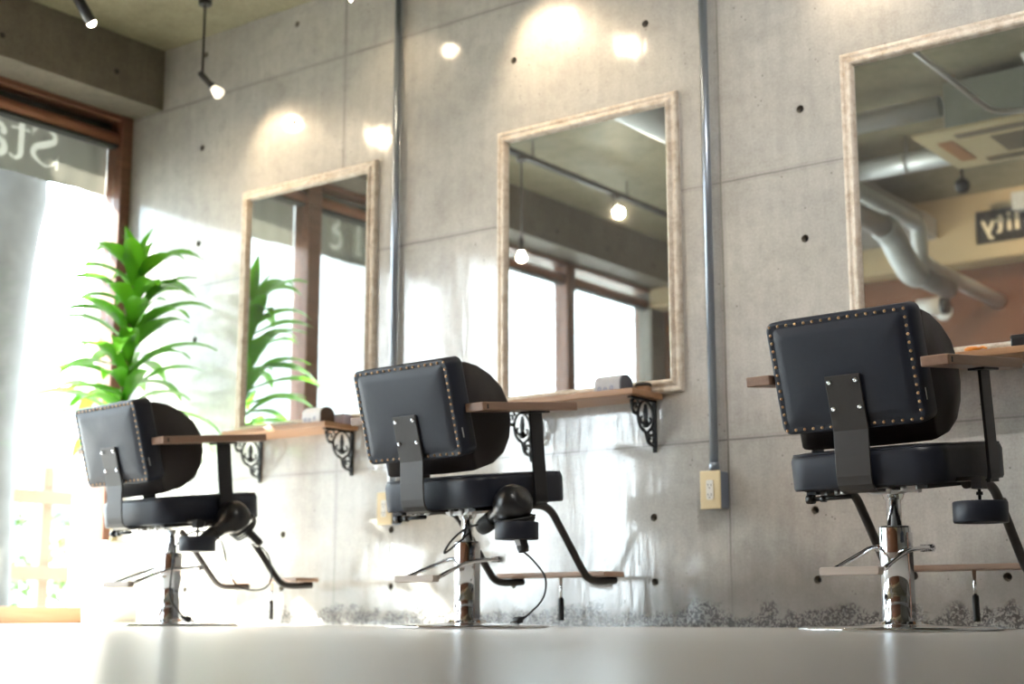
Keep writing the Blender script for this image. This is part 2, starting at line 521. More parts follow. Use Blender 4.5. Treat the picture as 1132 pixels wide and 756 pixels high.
def bulb_mat(strength, col=(1.0, 0.82, 0.58)):
    m, nt, p = new_mat('glowing_bulb')
    p.inputs['Base Color'].default_value = (0.9, 0.85, 0.75, 1)
    p.inputs['Emission Color'].default_value = (*col, 1)
    p.inputs['Emission Strength'].default_value = strength
    return m
M_bulb = bulb_mat(60.0)
M_bulb_soft = bulb_mat(0.7, (1.0, 0.86, 0.68))
M_duct = plain('galvanised_duct', (0.55, 0.57, 0.57), 0.42, 0.45, var=0.15, vscale=9)
M_duct_dark = plain('dull_duct', (0.30, 0.29, 0.28), 0.55, 0.3, var=0.12, vscale=6)
M_ac = plain('cream_panel_plastic', (0.50, 0.42, 0.25), 0.45, var=0.04)
M_acbody = plain('grey_green_sheet', (0.30, 0.33, 0.29), 0.5, 0.3, var=0.08)
M_grille = plain('grille_brown_grey', (0.20, 0.17, 0.12), 0.6)
M_flap = plain('flap_terracotta', (0.40, 0.20, 0.09), 0.5)
M_sign = plain('sign_black', (0.025, 0.022, 0.02), 0.5)
M_signtext = plain('sign_cream', (0.80, 0.68, 0.48), 0.5)
M_bark = plain('grey_bark', (0.108, 0.116, 0.122), 0.9, var=0.35, vscale=7, bmp=0.6, bscale=25)
M_ground = plain('pale_paving', (0.43, 0.42, 0.40), 0.8, var=0.08, vscale=2)
M_fence = plain('pale_timber', (0.22, 0.14, 0.095), 0.7, var=0.15, vscale=6)
M_house = plain('white_render', (0.42, 0.46, 0.50), 0.8, var=0.05, vscale=2)
M_housewin = plain('blue_window', (0.06, 0.11, 0.14), 0.15, var=0.1)

# ------------------------------------------------------------------ room shell
XL, XF = -5.41, -5.68          # beam face, window plane
XR, YR, ZC = 1.9, -5.0, 2.728

def front_wall():
    """wall with the form-tie holes really sunk into it"""
    mb = MB()
    hx = [-2.08 - 0.6067*k for k in range(-6, 7)]
    hx = sorted(x for x in hx if -6.0 < x < XR)
    hz = [0.150, 0.371, 0.821, 1.271, 1.722, 2.182, 2.640]
    e = 0.03
    xs = sorted([-5.95, XR+0.1] + [x-e for x in hx] + [x+e for x in hx])
    zs = sorted([-0.02, ZC+0.1] + [z-e for z in hz] + [z+e for z in hz])
    vid = {}
    bm = mb.bm
    def V(x, z):
        k = (round(x, 5), round(z, 5))
        if k not in vid: vid[k] = bm.verts.new((x, 0, z))
        return vid[k]
    isx = lambda c: next((x for x in hx if abs(c-x) < 1e-4), None)
    isz = lambda c: next((z for z in hz if abs(c-z) < 1e-4), None)
    for i in range(len(xs)-1):
        for j in range(len(zs)-1):
            cx, cz = (xs[i]+xs[i+1])/2, (zs[j]+zs[j+1])/2
            q = [V(xs[i], zs[j]), V(xs[i+1], zs[j]), V(xs[i+1], zs[j+1]), V(xs[i], zs[j+1])]
            if isx(cx) is not None and isz(cz) is not None:
                n = 16; r = 0.0135; rings = []
                for rr, d in ((r, 0.0), (r*0.95, 0.007), (r*0.55, 0.016)):
                    rings.append([bm.verts.new((cx+rr*math.cos(math.radians(225)+2*PI*k/n), d, cz+rr*math.sin(math.radians(225)+2*PI*k/n))) for k in range(n)])
                for s in range(4):      # four fans from the square to the circle
                    for k in range(4):
                        a = s*4+k
                        bm.faces.new([q[s], rings[0][(a+1) % n], rings[0][a]])
                    bm.faces.new([q[s], q[(s+1) % 4], rings[0][(s*4+4) % n]])
                for a_, b_ in ((0, 1), (1, 2)):
                    for k in range(n):
                        f = bm.faces.new([rings[a_][k], rings[a_][(k+1) % n], rings[b_][(k+1) % n], rings[b_][k]]); f.material_index = 1
                f = bm.faces.new(rings[2]); f.material_index = 2
            else:
                bm.faces.new(q)
    # back of the slab
    mb.add([(-5.95,0.15,-0.02),(XR+0.1,0.15,-0.02),(XR+0.1,0.15,ZC+0.1),(-5.95,0.15,ZC+0.1)], [(0,1,2,3)])
    bmesh.ops.recalc_face_normals(bm, faces=bm.faces)
    o = mb.build('wall_front', [M_wall, M_beam, M_slot], recalc=False)
    # face the room
    me = o.data
    bm2 = bmesh.new(); bm2.from_mesh(me)
    for f in bm2.faces:
        if abs(f.normal.y) > 0.9 and f.normal.y > 0 and f.calc_center_median().y < 0.1: f.normal_flip()
    bm2.to_mesh(me); bm2.free()
    return struct(o)
front_wall()
struct(MB().box(-5.95, XR+0.1, YR-0.1, 0.12, -0.12, 0.0).build('floor', M_floor))
struct(MB().box(-6.1, XR+0.1, YR-0.1, 0.12, ZC, ZC+0.15).build('ceiling', M_ceil))
struct(MB().box(XR, XR+0.15, YR-0.1, 0.0, -0.02, ZC).build('wall_right', M_beam))
wr = MB()
wr.box(-5.9, XR, YR-0.15, YR, -0.02, ZC)
struct(wr.build('wall_rear', M_rear))
struct(MB().box(XF+0.05, XR, YR, -4.80, 2.285, ZC).build('trim_1', M_cream))
# window wall: deep downstand beam with tie holes
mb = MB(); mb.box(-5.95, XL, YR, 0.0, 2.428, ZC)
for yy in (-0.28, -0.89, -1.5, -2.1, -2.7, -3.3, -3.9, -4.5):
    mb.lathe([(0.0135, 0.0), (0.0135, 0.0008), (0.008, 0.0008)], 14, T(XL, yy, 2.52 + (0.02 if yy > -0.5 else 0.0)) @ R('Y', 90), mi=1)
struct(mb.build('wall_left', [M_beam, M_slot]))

# windows: brown frames, glass, slit, rail
def window(idx, y0, y1, banner):
    root = bpy.data.objects.new('window_%d' % idx, None); COL.objects.link(root)
    root.location = (XF, y1, 0); struct(root)
    L = y0 - y1; rel = lambda y: y - y1
    f = MB()
    # y runs from 0 (far from the corner) to L
    f.box(-0.05, 0.05, 0, L, 2.40, 2.445)                       # head
    f.build('window_frame', M_wood_win, root, bevel=0.004)
    r = MB(); r.tube([(0.0, 0.0, 2.318), (0.0, L, 2.318)], 0.034, 16, aspect=1.0)
    r.box(-0.03, 0.0, 0, L, 2.284, 2.35)
    r.build('transom_rail', M_rail_brown, root)
    b = MB(); b.box(-0.03, 0.028, 0.0, L, 2.272, 2.286)
    b.build('rail_lip', M_slot, root)
    if banner:
        k = MB(); k.box(-0.16, -0.035, 0.0, L, 2.345, 2.41); k.build('roller_box', M_slot, root)
    s = MB(); s.box(-0.05, 0.05, 0, L, 0.0, 0.075); s.build('sill', M_wood_trim, root, bevel=0.004)
    g = MB(); g.box(-0.004, 0.004, 0.0, L, 0.075, 2.286); g.box(-0.004, 0.004, 0, L, 2.352, 2.40); g.build('pane', M_glass, root)
    return root
spans = [(-0.062, -1.235), (-1.335, -2.51), (-2.62, -3.72), (-3.82, -4.80)]
for i, (a, b) in enumerate(spans): window(i+1, a, b, i < 2)
posts = [(0.0, -0.062), (-1.235, -1.335), (-2.51, -2.62), (-3.72, -3.82), (-4.80, -5.0)]
for i, (a, b) in enumerate(posts):
    struct(MB().box(XF-0.06, XF+0.055, b, a, 0.0, 2.445).build('trim_%d' % (i+2), M_beam if i == 4 else M_wood_win, bevel=0.005))
# concrete step outside the threshold is the paving itself
struct(MB().box(-60, -5.95, -30, 40, -0.3, -0.06).build('ground', M_ground))

# the storeys above, outside
fm = MB(); fm.box(-6.0, 2.0, -14, 6.0, 2.9, 7.0); fm.box(-5.95, 2.0, 0.13, 6.0, -0.06, 2.9); fm.box(-5.95, 2.0, -14, -5.16, -0.06, 2.9)
struct(fm.build('wall_facade', M_beam))
struct(MB().box(-6.6, -6.0, -7.0, 3.0, 2.92, 3.05).build('trim_8', M_house))  # unseen eave, added to cut the sky light through the windows
# unseen tall block, added to keep the sun off all but the first window
nbm = MB(); nbm.loft([[(-20, -8.47, z), (-20, -14.0, z), (-26, -17.0, z), (-26, -11.47, z)] for z in (-0.06, 19.0)], smooth=False)
for zz in range(6):
    for yy in range(3): nbm.box(-20.0, -19.95, -13.4+1.7*yy, -12.4+1.7*yy, 1.0+3*zz, 2.6+3*zz, mi=1)
struct(nbm.build('wall_sun_blocker', [M_house, M_housewin]))

# ------------------------------------------------------------------ banners with lettering (outside the glass)
def seriffed(mb, ch, ox, oz, s, d0, d1, M):
    """seriffed letters in a unit box, x right, z up, M maps to the banner"""
    wx = {'S': 1.32}.get(ch, 1.0)
    P = lambda pts: [(ox + x*s*wx, oz + z*s) for x, z in pts]
    if ch == 'S':
        pts = smooth_path([(0.60, 0.80, 0), (0.50, 0.93, 0), (0.33, 0.97, 0), (0.14, 0.86, 0), (0.13, 0.68, 0), (0.33, 0.54, 0), (0.55, 0.40, 0), (0.60, 0.20, 0), (0.42, 0.03, 0), (0.20, 0.03, 0), (0.05, 0.20, 0)], 6)
        n = len(pts); ws = [s*(0.05 + 0.13*math.exp(-((i/(n-1)-0.5)/0.22)**2)) for i in range(n)]
        mb.ribbon(P([(p[0], p[1]) for p in pts]), ws, d0, d1, M)
        mb.ribbon(P([(0.63, 0.68), (0.60, 0.99)]), [0.02*s, 0.06*s], d0, d1, M)
        mb.ribbon(P([(0.02, 0.33), (0.05, 0.0)]), [0.02*s, 0.06*s], d0, d1, M)
    elif ch == 't':
        mb.ribbon(P([(0.20, 1.0), (0.20, 0.15)]), 0.14*s, d0, d1, M)
        pts = arc(0.33, 0.16, 0.13, 180, 330, 10, 0.14)
        mb.ribbon(P(pts), [s*(0.13 - 0.09*i/10) for i in range(11)], d0, d1, M)
        mb.ribbon(P([(0.02, 0.68), (0.42, 0.68)]), 0.06*s, d0, d1, M)
    elif ch == 'a':
        mb.ribbon(P(arc(0.28, 0.52, 0.22, 160, 0, 12, 0.18) + [(0.50, 0.12)]), [s*(0.10+0.04*i/13) for i in range(14)], d0, d1, M)
        mb.ribbon(P(arc(0.28, 0.20, 0.22, 70, 310, 16, 0.18)), [s*(0.06+0.10*math.sin(PI*i/16)) for i in range(17)], d0, d1, M)
        mb.ribbon(P([(0.50, 0.14), (0.56, 0.04), (0.66, 0.06)]), 0.06*s, d0, d1, M)
        mb.ribbon(P(arc(0.10, 0.56, 0.05, 0, 360, 10)), 0.07*s, d0, d1, M)
    elif ch == 'stem':
        mb.ribbon(P([(0.22, 0.95), (0.22, 0.03)]), 0.15*s, d0, d1, M)
        mb.ribbon(P([(0.06, 0.03), (0.38, 0.03)]), 0.05*s, d0, d1, M)
        mb.ribbon(P([(0.05, 0.88), (0.20, 0.95)]), 0.06*s, d0, d1, M)
    elif ch == 'curl':
        pts = smooth_path([(0.10, 0.95, 0), (0.34, 0.86, 0), (0.38, 0.70, 0), (0.18, 0.54, 0), (0.44, 0.42, 0), (0.46, 0.18, 0), (0.26, 0.04, 0), (0.06, 0.10, 0)], 6)
        n = len(pts); ws = [s*(0.06 + 0.08*math.sin(PI*i/(n-1))) for i in range(n)]
        mb.ribbon(P([(p[0], p[1]) for p in pts]), ws, d0, d1, M)

def banner(y_near, y_far, letters, label):
    L = y_near - y_far
    root = thing('lettered_banner', label, 'banner', (XF-0.08, y_far, 2.03), 0, 'cloth banners outside the windows')
    class Strokes:          # records the strokes of the lettering
        def __init__(self): self.l = []
        def ribbon(self, pts, w, *a): self.l.append(([Vector((p[0], p[1])) for p in pts], list(w) if isinstance(w, (list, tuple)) else [w]*len(pts)))
    marks = []
    for ch, y, z, s in letters:
        st = Strokes(); seriffed(st, ch, 0, 0, s, 0, 0, None)
        marks.append((y - y_far, z - 2.03, s, st.l))
    def inked(y, z):
        for oy, oz, s, strokes in marks:
            u = oy - y; v = z - oz               # the lettering reads from the street: street-right is -y
            if not (-0.1*s < u < 1.1*s and -0.1*s < v < 1.1*s): continue
            for pts, ws in strokes:
                for i in range(len(pts)-1):
                    d = pts[i+1]-pts[i]; L2 = d.length_squared
                    t = 0 if L2 < 1e-12 else max(0, min(1, ((u-pts[i].x)*d.x + (v-pts[i].y)*d.y)/L2))
                    w = ws[i] + (ws[i+1]-ws[i])*t
                    if (u-pts[i].x-d.x*t)**2 + (v-pts[i].y-d.y*t)**2 < (w/2)**2: return True
        return False
    c = MB(); nu, nv = int(L/0.004), 78
    vv = []
    for i in range(nu+1):
        y = L*i/nu; k = y/L*40
        dx = 0.006*math.sin(k*0.55) + 0.003*math.sin(k*1.7); zb = 0.016 + 0.003*math.sin(k*0.62) + 0.004*y/L
        vv.append([c.bm.verts.new((dx, y, zb + (0.34-zb)*j/nv)) for j in range(nv+1)])
    for i in range(nu):
        for j in range(nv):
            f = c.bm.faces.new((vv[i][j], vv[i+1][j], vv[i+1][j+1], vv[i][j+1]))
            q = f.calc_center_median(); f.smooth = True
            if inked(q.y, q.z): f.material_index = 1
    c.build('banner_cloth', [M_banner, M_letter], root)
    return root
banner(-0.045, -1.25, [('S', -0.318, 2.118, 0.190), ('t', -0.490, 2.114, 0.215), ('a', -0.600, 2.112, 0.215), ('stem', -0.85, 2.112, 0.20)],
       'beige cloth banner lettered Sta outside the window next to the plant')
banner(-1.325, -2.52, [('curl', -1.53, 2.11, 0.215), ('stem', -1.72, 2.112, 0.235)],
       'beige cloth banner outside the second window from the corner, seen in the leftmost mirror')

# ------------------------------------------------------------------ mirrors
def wall_mirror(x0, x1, z1, label):
    z0 = 0.80; cx = (x0+x1)/2; w = x1-x0; h = z1-z0
    root = thing('wall_mirror', label, 'mirror', (cx, 0, z0), 0, 'framed mirrors on the concrete wall')
    f = MB()
    # moulded frame profile: (inset from the outer edge, stand-off from the wall)
    prof = [(0.0, -0.0), (0.0, -0.016), (0.004, -0.022), (0.012, -0.024), (0.017, -0.020), (0.022, -0.019), (0.030, -0.028), (0.037, -0.030), (0.043, -0.024), (0.047, -0.014), (0.050, -0.004)]
    rings = []
    for ins, d in prof:
        a = w/2 - ins; lo, hi = ins, h-ins
        rings.append([(-a, d, lo), (a, d, lo), (a, d, hi), (-a, d, hi)])
    f.loft(rings, smooth=False, cap=False)
    f.build('mirror_frame', M_frame, root, bevel=0.0015)
    g = MB(); g.box(-w/2+0.047, w/2-0.047, -0.010, -0.004, 0.047, h-0.047)
    g.build('mirror_glass', M_mirror, root)
    return root
wall_mirror(-4.808, -4.000, 1.907, 'leftmost framed mirror, nearest the potted plant, reflecting a brown window post')
wall_mirror(-3.362, -2.552, 1.890, 'middle framed mirror between the two conduits, reflecting a black light track')
wall_mirror(-1.925, -1.117, 1.872, 'rightmost framed mirror cut by the photo edge, reflecting ducts and a black sign')

# ------------------------------------------------------------------ styling shelves on scroll brackets
def bracket_mesh():
    """cast scroll bracket in the y-z plane, wall at y=0, top at z=0; room is -y"""
    mb = MB()
    Mx = Matrix(((0, 1, 0, 0), (1, 0, 0, 0), (0, 0, 1, 0), (0, 0, 0, 1)))   # prism x -> y, prism y -> x
    def rb(pts, w, t=0.004): mb.ribbon(pts, [x*0.68 for x in w] if isinstance(w, list) else w*0.68, -t, t, Mx)
    D, Hh = -0.165, -0.165
    rb([(-0.004, 0.0), (-0.004, Hh)], 0.011, 0.008)                     # wall leg
    rb([(0.0, -0.004), (D, -0.004)], 0.010, 0.008)                      # top leg
    mb.prism([(-0.010, Hh), (0.0, Hh), (-0.002, Hh-0.018), (-0.006, Hh-0.018)], -0.007, 0.007, Mx)
    rb(arc(-0.062, -0.062, 0.050, 0, 360, 26, 0.054), 0.008)            # big ring
    rb(arc(-0.128, -0.030, 0.023, 20, 340, 18, 0.024), 0.007)           # outer scroll
    rb(arc(-0.131, -0.030, 0.010, -60, 220, 10), 0.006)
    rb(arc(-0.028, -0.128, 0.020, -70, 250, 18, 0.026), 0.007)          # lower scroll
    rb(arc(-0.028, -0.130, 0.009, 0, 280, 10), 0.006)
    rb([(p.x, p.y) for p in smooth_path([(-0.158, -0.012, 0), (-0.140, -0.055, 0), (-0.112, -0.062, 0), (-0.098, -0.098, 0), (-0.066, -0.116, 0), (-0.050, -0.150, 0), (-0.012, -0.163, 0)], 6)], 0.008)
    # palmette in the ring
    mb.prism([(-0.062, -0.018), (-0.054, -0.050), (-0.058, -0.078), (-0.066, -0.078), (-0.070, -0.050)], -0.006, 0.006, Mx)
    for sgn in (-1, 1):
        rb([(p.x, p.y) for p in smooth_path([(-0.062, -0.088, 0), (-0.062+sgn*0.018, -0.090, 0), (-0.062+sgn*0.032, -0.076, 0), (-0.062+sgn*0.026, -0.062, 0)], 5)], [0.010 - 0.006*i/15 for i in range(16)])
    mb.prism(arc(-0.062, -0.088, 0.013, 0, 345, 10), -0.006, 0.006, Mx)
    return mb

def shelf(x0, x1, label):
    w = x1-x0
    root = thing('wall_shelf', label, 'shelf', ((x0+x1)/2, 0, 0.778), 0, 'wooden styling shelves under the mirrors')
    b = MB(); b.box(-w/2, w/2, -0.198, -0.001, 0.0, 0.021)
    b.build('shelf_board', M_wood_shelf, root, bevel=0.003)
    first = None
    for sx in (-1, 1):
        if first is None:
            first = bracket_mesh().build('bracket', M_iron, root)
            o = first
        else:
            o = first.copy(); COL.objects.link(o)
        o.location = (sx*(w/2-0.035), 0, 0.0)
    return root
shelf(-4.69, -4.085, 'wooden shelf on black scroll brackets under the leftmost mirror')
shelf(-3.243, -2.640, 'wooden shelf on black scroll brackets under the middle mirror')
shelf(-1.83, -1.225, 'wooden shelf under the rightmost mirror, behind the nearest chair')

# things on the shelves
ZS = 0.7995
def arched_case(x, y, rz, front, end, label, L=0.105, D=0.080, Hc=0.066):
    root = thing('arched_case', label, 'case', (x, y, ZS), rz, 'arched cases on the shelves')
    prof = [(-D/2, 0), (D/2, 0)] + [(D/2*math.cos(math.radians(a)), Hc*0.55 + Hc*0.45*math.sin(math.radians(a))) for a in range(0, 181, 15)]
    Mx = Matrix(((0, 1, 0, 0), (1, 0, 0, 0), (0, 0, 1, 0), (0, 0, 0, 1)))
    MB().prism(prof, -L/2, L/2-0.004, Mx).build('case_body', front, root, bevel=0.003)
    MB().prism([(a*1.0, b) for a, b in prof], L/2-0.004, L/2+0.002, Mx).build('case_end', end, root, bevel=0.002)
    pr_ = MB()
    for i, (px, pz, wd) in enumerate(((-0.032, 0.016, 0.016), (-0.008, 0.013, 0.012), (0.018, 0.017, 0.018))):
        pr_.ribbon([(px+0.006*math.cos(t*0.9), pz+0.007*math.sin(t*0.9)) for t in range(8)], 0.003, -D/2-0.0008, -D/2+0.0006)
    pr_.build('printed_pattern', M_print, root)
    return root
M_print = plain('blue_print', (0.10, 0.14, 0.28), 0.5)
M_case_w = plain('printed_white_case', (0.72, 0.71, 0.72), 0.5)
M_case_g = plain('grey_case', (0.42, 0.42, 0.44), 0.5)
M_case_br = plain('brown_case_end', (0.07, 0.035, 0.02), 0.5)
M_case_dk = plain('slate_case_end', (0.09, 0.10, 0.125), 0.5)
arched_case(-4.185, -0.135, 0.0, M_case_w, M_case_br, 'white printed arched case with brown end on the shelf of the leftmost mirror')
arched_case(-2.785, -0.095, 0.0, M_case_g, M_case_dk, 'grey printed arched case with slate end on the shelf of the middle mirror', L=0.11)
def low_jar(x, y, label, body, lid):
    root = thing('low_jar', label, 'jar', (x, y, ZS))
    MB().lathe([(0.0, 0.0), (0.026, 0.0), (0.028, 0.004), (0.028, 0.02), (0.025, 0.024), (0.0, 0.024)], 24).build('jar_body', body, root)
    MB().lathe([(0.0, 0.0241), (0.029, 0.0241), (0.030, 0.028), (0.029, 0.034), (0.024, 0.037), (0.0, 0.038)], 24).build('lid', lid, root)
low_jar(-2.69, -0.05, 'low jar with a dark lid at the right end of the middle shelf', M_wood_shelf, M_black_pl)
bk = MB(); bk.box(-0.10, 0.10, -0.055, 0.055, 0.0, 0.012)
o = bk.build('notebook', plain('cream_cover', (0.72, 0.66, 0.46), 0.6), bevel=0.003)
o.location = (-4.52, -0.13, ZS); o.rotation_euler = (0, 0, 0.03)
tag(o, 'flat cream notebook at the left end of the shelf under the leftmost mirror', 'notebook')
lb = MB(); lb.box(-0.03, 0.03, -0.03, 0.03, 0.0, 0.042)
o = lb.build('small_box', plain('lilac_card', (0.42, 0.37, 0.44), 0.6), bevel=0.002)
o.location = (-4.128, -0.045, ZS)
tag(o, 'small lilac box at the right end of the leftmost shelf, behind the white case', 'box')
# radio-like black box and orange clip on the right shelf
root = thing('black_box', 'black box with an eyelet on the shelf under the rightmost mirror', 'box', (-1.30, -0.10, ZS))
MB().box(-0.075, 0.075, -0.045, 0.045, 0.0, 0.042).build('box_body', M_black_pl, root, bevel=0.004)
MB().box(-0.076, 0.076, -0.046, 0.046, 0.032, 0.036).build('lid_seam', M_slot, root)
MB().lathe([(0.004, 0), (0.009, 0), (0.009, 0.003), (0.004, 0.003)], 16, T(-0.02, -0.045, 0.02) @ R('X', 90)).build('eyelet', M_zinc, root)
mb = MB()
mb.loft([[(math.cos(a)*r*1.5, math.sin(a)*r, z) for a in [2*PI*k/14 for k in range(14)]] for r, z in ((0.010, 0.0), (0.016, 0.004), (0.015, 0.010), (0.009, 0.014))])
mb.tube(smooth_path([(0.015, 0, 0.006), (0.03, 0.004, 0.010), (0.042, 0.0, 0.004)], 5), 0.004, 8)
o = mb.build('hair_clip', plain('orange_plastic', (0.75, 0.26, 0.03), 0.35))
o.location = (-1.478, -0.175, ZS)
tag(o, 'small orange hair clip on the right shelf beside the nearest chair back', 'hair clip')

# ------------------------------------------------------------------ conduits and outlets
def conduit(x, zb, zt, clips, label):
    root = thing('electrical_conduit', label, 'conduit', (x, -0.022, zb), 0, 'grey conduits running down the wall')
    MB().tube([(0, 0, 0), (0, 0, zt-zb)], 0.0145, 16).build('pipe', M_conduit, root)
    for z in clips:
        c = MB(); c.lathe([(0.0165, -0.009), (0.0165, 0.009)], 16, T(0, 0, z-zb))
        c.box(-0.026, 0.026, 0.012, 0.021, z-zb-0.009, z-zb+0.009)
        c.build('clip', M_conduit, root)
    c = MB(); c.lathe([(0.0175, 0), (0.0175, 0.022), (0.015, 0.024)], 16, T(0, 0, 0.0)); c.build('coupling', M_conduit, root)
conduit(-3.885, 0.532, ZC, (), 'long grey conduit between the leftmost and middle mirrors')
conduit(-2.432, 0.520, ZC, (), 'long grey conduit right of the middle mirror, ending in an ivory outlet')
def outlet(x, z, label):
    root = thing('power_outlet', label, 'outlet', (x, 0, z), 0, 'ivory outlets at the foot of the conduits')
    MB().box(-0.037, 0.037, -0.055, 0.0, 0.0, 0.124).build('back_box', M_boxgrey, root, bevel=0.004)
    MB().box(-0.0385, 0.0385, -0.063, -0.054, -0.002, 0.126).build('cover_plate', M_ivory, root, bevel=0.004, bseg=3)
    s = MB(); s.prism([(a, b+0.062) for a, b in rrect(0.026, 0.066, 0.006)], -0.0655, -0.062); s.build('socket', M_white_pl, root)
    h = MB()
    for zz in (0.078, 0.046):
        for sx in (-0.006, 0.006): h.box(sx-0.001, sx+0.001, -0.0662, -0.064, zz-0.004, zz+0.004)
        h.lathe([(0.0022, 0), (0.0022, 0.0008)], 10, T(0, -0.0655, zz-0.010) @ R('X', 90))
    h.build('socket_slots', M_slot, root)
outlet(-2.428, 0.388, 'ivory power outlet on the wall left of the nearest chair')
outlet(-3.885, 0.388, 'ivory power outlet half hidden behind the seat of the middle chair')

# ------------------------------------------------------------------ styling chairs
TILT = Matrix.Translation((0, 0, 0.355)) @ Matrix.Rotation(math.radians(6.0), 4, 'X') @ Matrix.Translation((0, 0, -0.355))

def ring_xy(w, d, r, z, n=6): return [(x, y, z) for x, y in rrect(w, d, r, n)]

def make_chair():
    root = thing('styling_chair', '', 'chair', group='black styling chairs in a row')
    # --- base
    b = MB(); b.lathe([(0.0, 0.0), (0.252, 0.0), (0.256, 0.003), (0.255, 0.007), (0.246, 0.0105), (0.10, 0.014), (0.062, 0.018), (0.060, 0.024), (0.0, 0.024)], 72)
    b.build('base_plate', M_chrome, root)
    c = MB(); c.lathe([(0.041, 0.018), (0.041, 0.262), (0.039, 0.267), (0.030, 0.268), (0.021, 0.268)], 40)
    c.box(0.030, 0.0425, -0.012, 0.012, 0.03, 0.25)
    c.build('cylinder', M_chrome, root)
    p = MB(); p.lathe([(0.0195, 0.25), (0.0195, 0.335), (0.024, 0.336), (0.030, 0.352), (0.034, 0.356)], 28)
    p.build('piston', M_chrome, root)
    # pump lever
    lv = MB()
    for sx, yb in ((-1, 0.005), (1, 0.085)):
        lv.tube(smooth_path([(sx*0.050, yb+0.01, 0.213), (sx*0.056, yb-0.03, 0.212), (sx*0.062, -0.07, 0.197), (sx*0.070, -0.205, 0.152)], 5), 0.0062, 10)
        lv.lathe([(0.010, -0.01), (0.010, 0.01)], 14, T(sx*0.05, yb+0.01, 0.213) @ R('Y', 90))
        lv.lathe([(0.0055, -0.014), (0.0055, 0.014)], 10, T(sx*0.05, yb+0.01, 0.213) @ R('Y', 90))
        lv.box(min(sx*0.03, sx*0.05), max(sx*0.03, sx*0.05), yb-0.006, yb+0.014, 0.203, 0.222)
    lever = lv.build('pump_lever', M_chrome, root)
    pd = MB(); pd.prism([(a-0.018, b_+0.148) for a, b_ in rrect(0.165, 0.021, 0.006)], -0.222, -0.196)
    pd.build('pedal', M_wood_pedal, lever, bevel=0.002)
    # --- seat
    s = MB(); w, d = 0.43, 0.450; cyy = 0.042
    lay = [(0.377, 0.016), (0.374, 0.004), (0.381, 0.0), (0.452, -0.002), (0.464, 0.002), (0.4695, 0.012), (0.473, 0.035), (0.4755, 0.09), (0.477, 0.15)]
    rings = []
    for z, ins in lay: rings.append([(x, y+cyy, z) for x, y in rrect(w-2*ins, d-2*ins, max(0.07-ins, 0.02), 8)])
    s.loft(rings, TILT); seat = s.build('seat', M_leather, root)
    pp = MB(); pts = [(x, y+cyy, 0.4675) for x, y in rrect(w-0.010, d-0.010, 0.068, 8)]
    pp.tube(pts+[pts[0]], 0.0028, 8, TILT); pp.build('seat_piping', M_leather, seat)
    # --- steel under the seat
    u = MB(); u.box(-0.17, 0.17, -0.16, 0.20, 0.372, 0.381, TILT)
    u.box(-0.20, 0.20, 0.055, 0.085, 0.362, 0.373, TILT); u.box(-0.17, -0.14, -0.15, 0.19, 0.362, 0.373, TILT); u.box(0.14, 0.17, -0.15, 0.19, 0.362, 0.373, TILT)
    u.build('seat_pan', M_black_steel, root, bevel=0.002)
    k = MB(); k.prism([(a, b_) for a, b_ in ((-0.055, 0.372), (0.055, 0.372), (0.045, 0.358), (0.034, 0.352), (-0.034, 0.352), (-0.045, 0.358))], -0.05, 0.06, TILT)
    k.build('seat_mount', M_zinc, root)
    nb = None
    for x, y in ((-0.13, -0.13), (-0.085, -0.14), (0.06, -0.14), (0.095, -0.13), (0.13, -0.12), (-0.10, -0.08), (0.10, -0.05)):
        if nb is None:
            k = MB(); k.lathe([(0.0, -0.019), (0.0045, -0.019), (0.0045, -0.012), (0.008, -0.012), (0.008, 0.0), (0.0, 0.0)], 8); nb = k.build('nut', M_zinc, root); o = nb
        else: o = nb.copy(); COL.objects.link(o)
        o.matrix_local = TILT @ T(x, y, 0.372)
    a_ = MB(); a_.tube([(-0.155, -0.155, 0.352), (-0.035, -0.155, 0.354)], 0.006, 8, TILT); a_.lathe([(0.012, 0), (0.012, 0.02)], 10, TILT @ T(-0.165, -0.155, 0.352) @ R('Y', 90)); a_.lathe([(0.009, 0), (0.009, 0.014)], 10, TILT @ T(-0.125, -0.155, 0.352) @ R('Y', 90))
    a_.build('tilt_lock', M_black_steel, root)
    # --- backrest, in its own frame: rear face on y=0, z up the panel
    BM = TILT @ T(0, -0.186, 0.522) @ R('X', 9.6)
    pb = MB(); w, h = 0.405, 0.297; th = 0.078
    rings = []
    for y, ins in ((-0.0035, 0.12), (-0.0030, 0.045), (-0.0005, 0.030), (0.0035, 0.021), (0.0045, 0.018), (0.0030, 0.010), (0.0035, 0.004), (0.007, 0.0), (th-0.012, 0.0), (th-0.004, 0.004), (th, 0.014)):
        rings.append([(x, y, z+h/2) for x, z in rrect(w-2*ins, h-2*ins, max(0.024-ins*0.5, 0.012), 6)])
    pb.loft(rings, BM)
    panel = pb.build('back_panel', M_leather, root)
    st = MB(); st.lathe([(0.0040, 0.0), (0.0038, 0.0016), (0.0026, 0.0030), (0.0, 0.0036)], 12)
    sp = []
    for i in range(16): sp.append((-w/2+0.013 + (w-0.026)*i/15, h-0.0115))
    for i in range(1, 13):
        for sx in (-1, 1): sp.append((sx*(w/2-0.0125), 0.012 + (h-0.024)*i/13))
    for i in range(6):
        for sx in (-1, 1): sp.append((sx*(w/2-0.014-0.0255*i), 0.0115))
    proto = None
    for x, z in sp:
        if proto is None: proto = st.build('stud', M_bronze, panel); o = proto
        else: o = proto.copy(); COL.objects.link(o)
        o.matrix_local = BM @ T(x, 0.0034, z) @ R('X', 90)
    tg = MB(); tg.box(w/2-0.0005, w/2+0.0012, 0.018, 0.021, 0.055, 0.085, BM); tg.build('fabric_tag', M_label, panel)
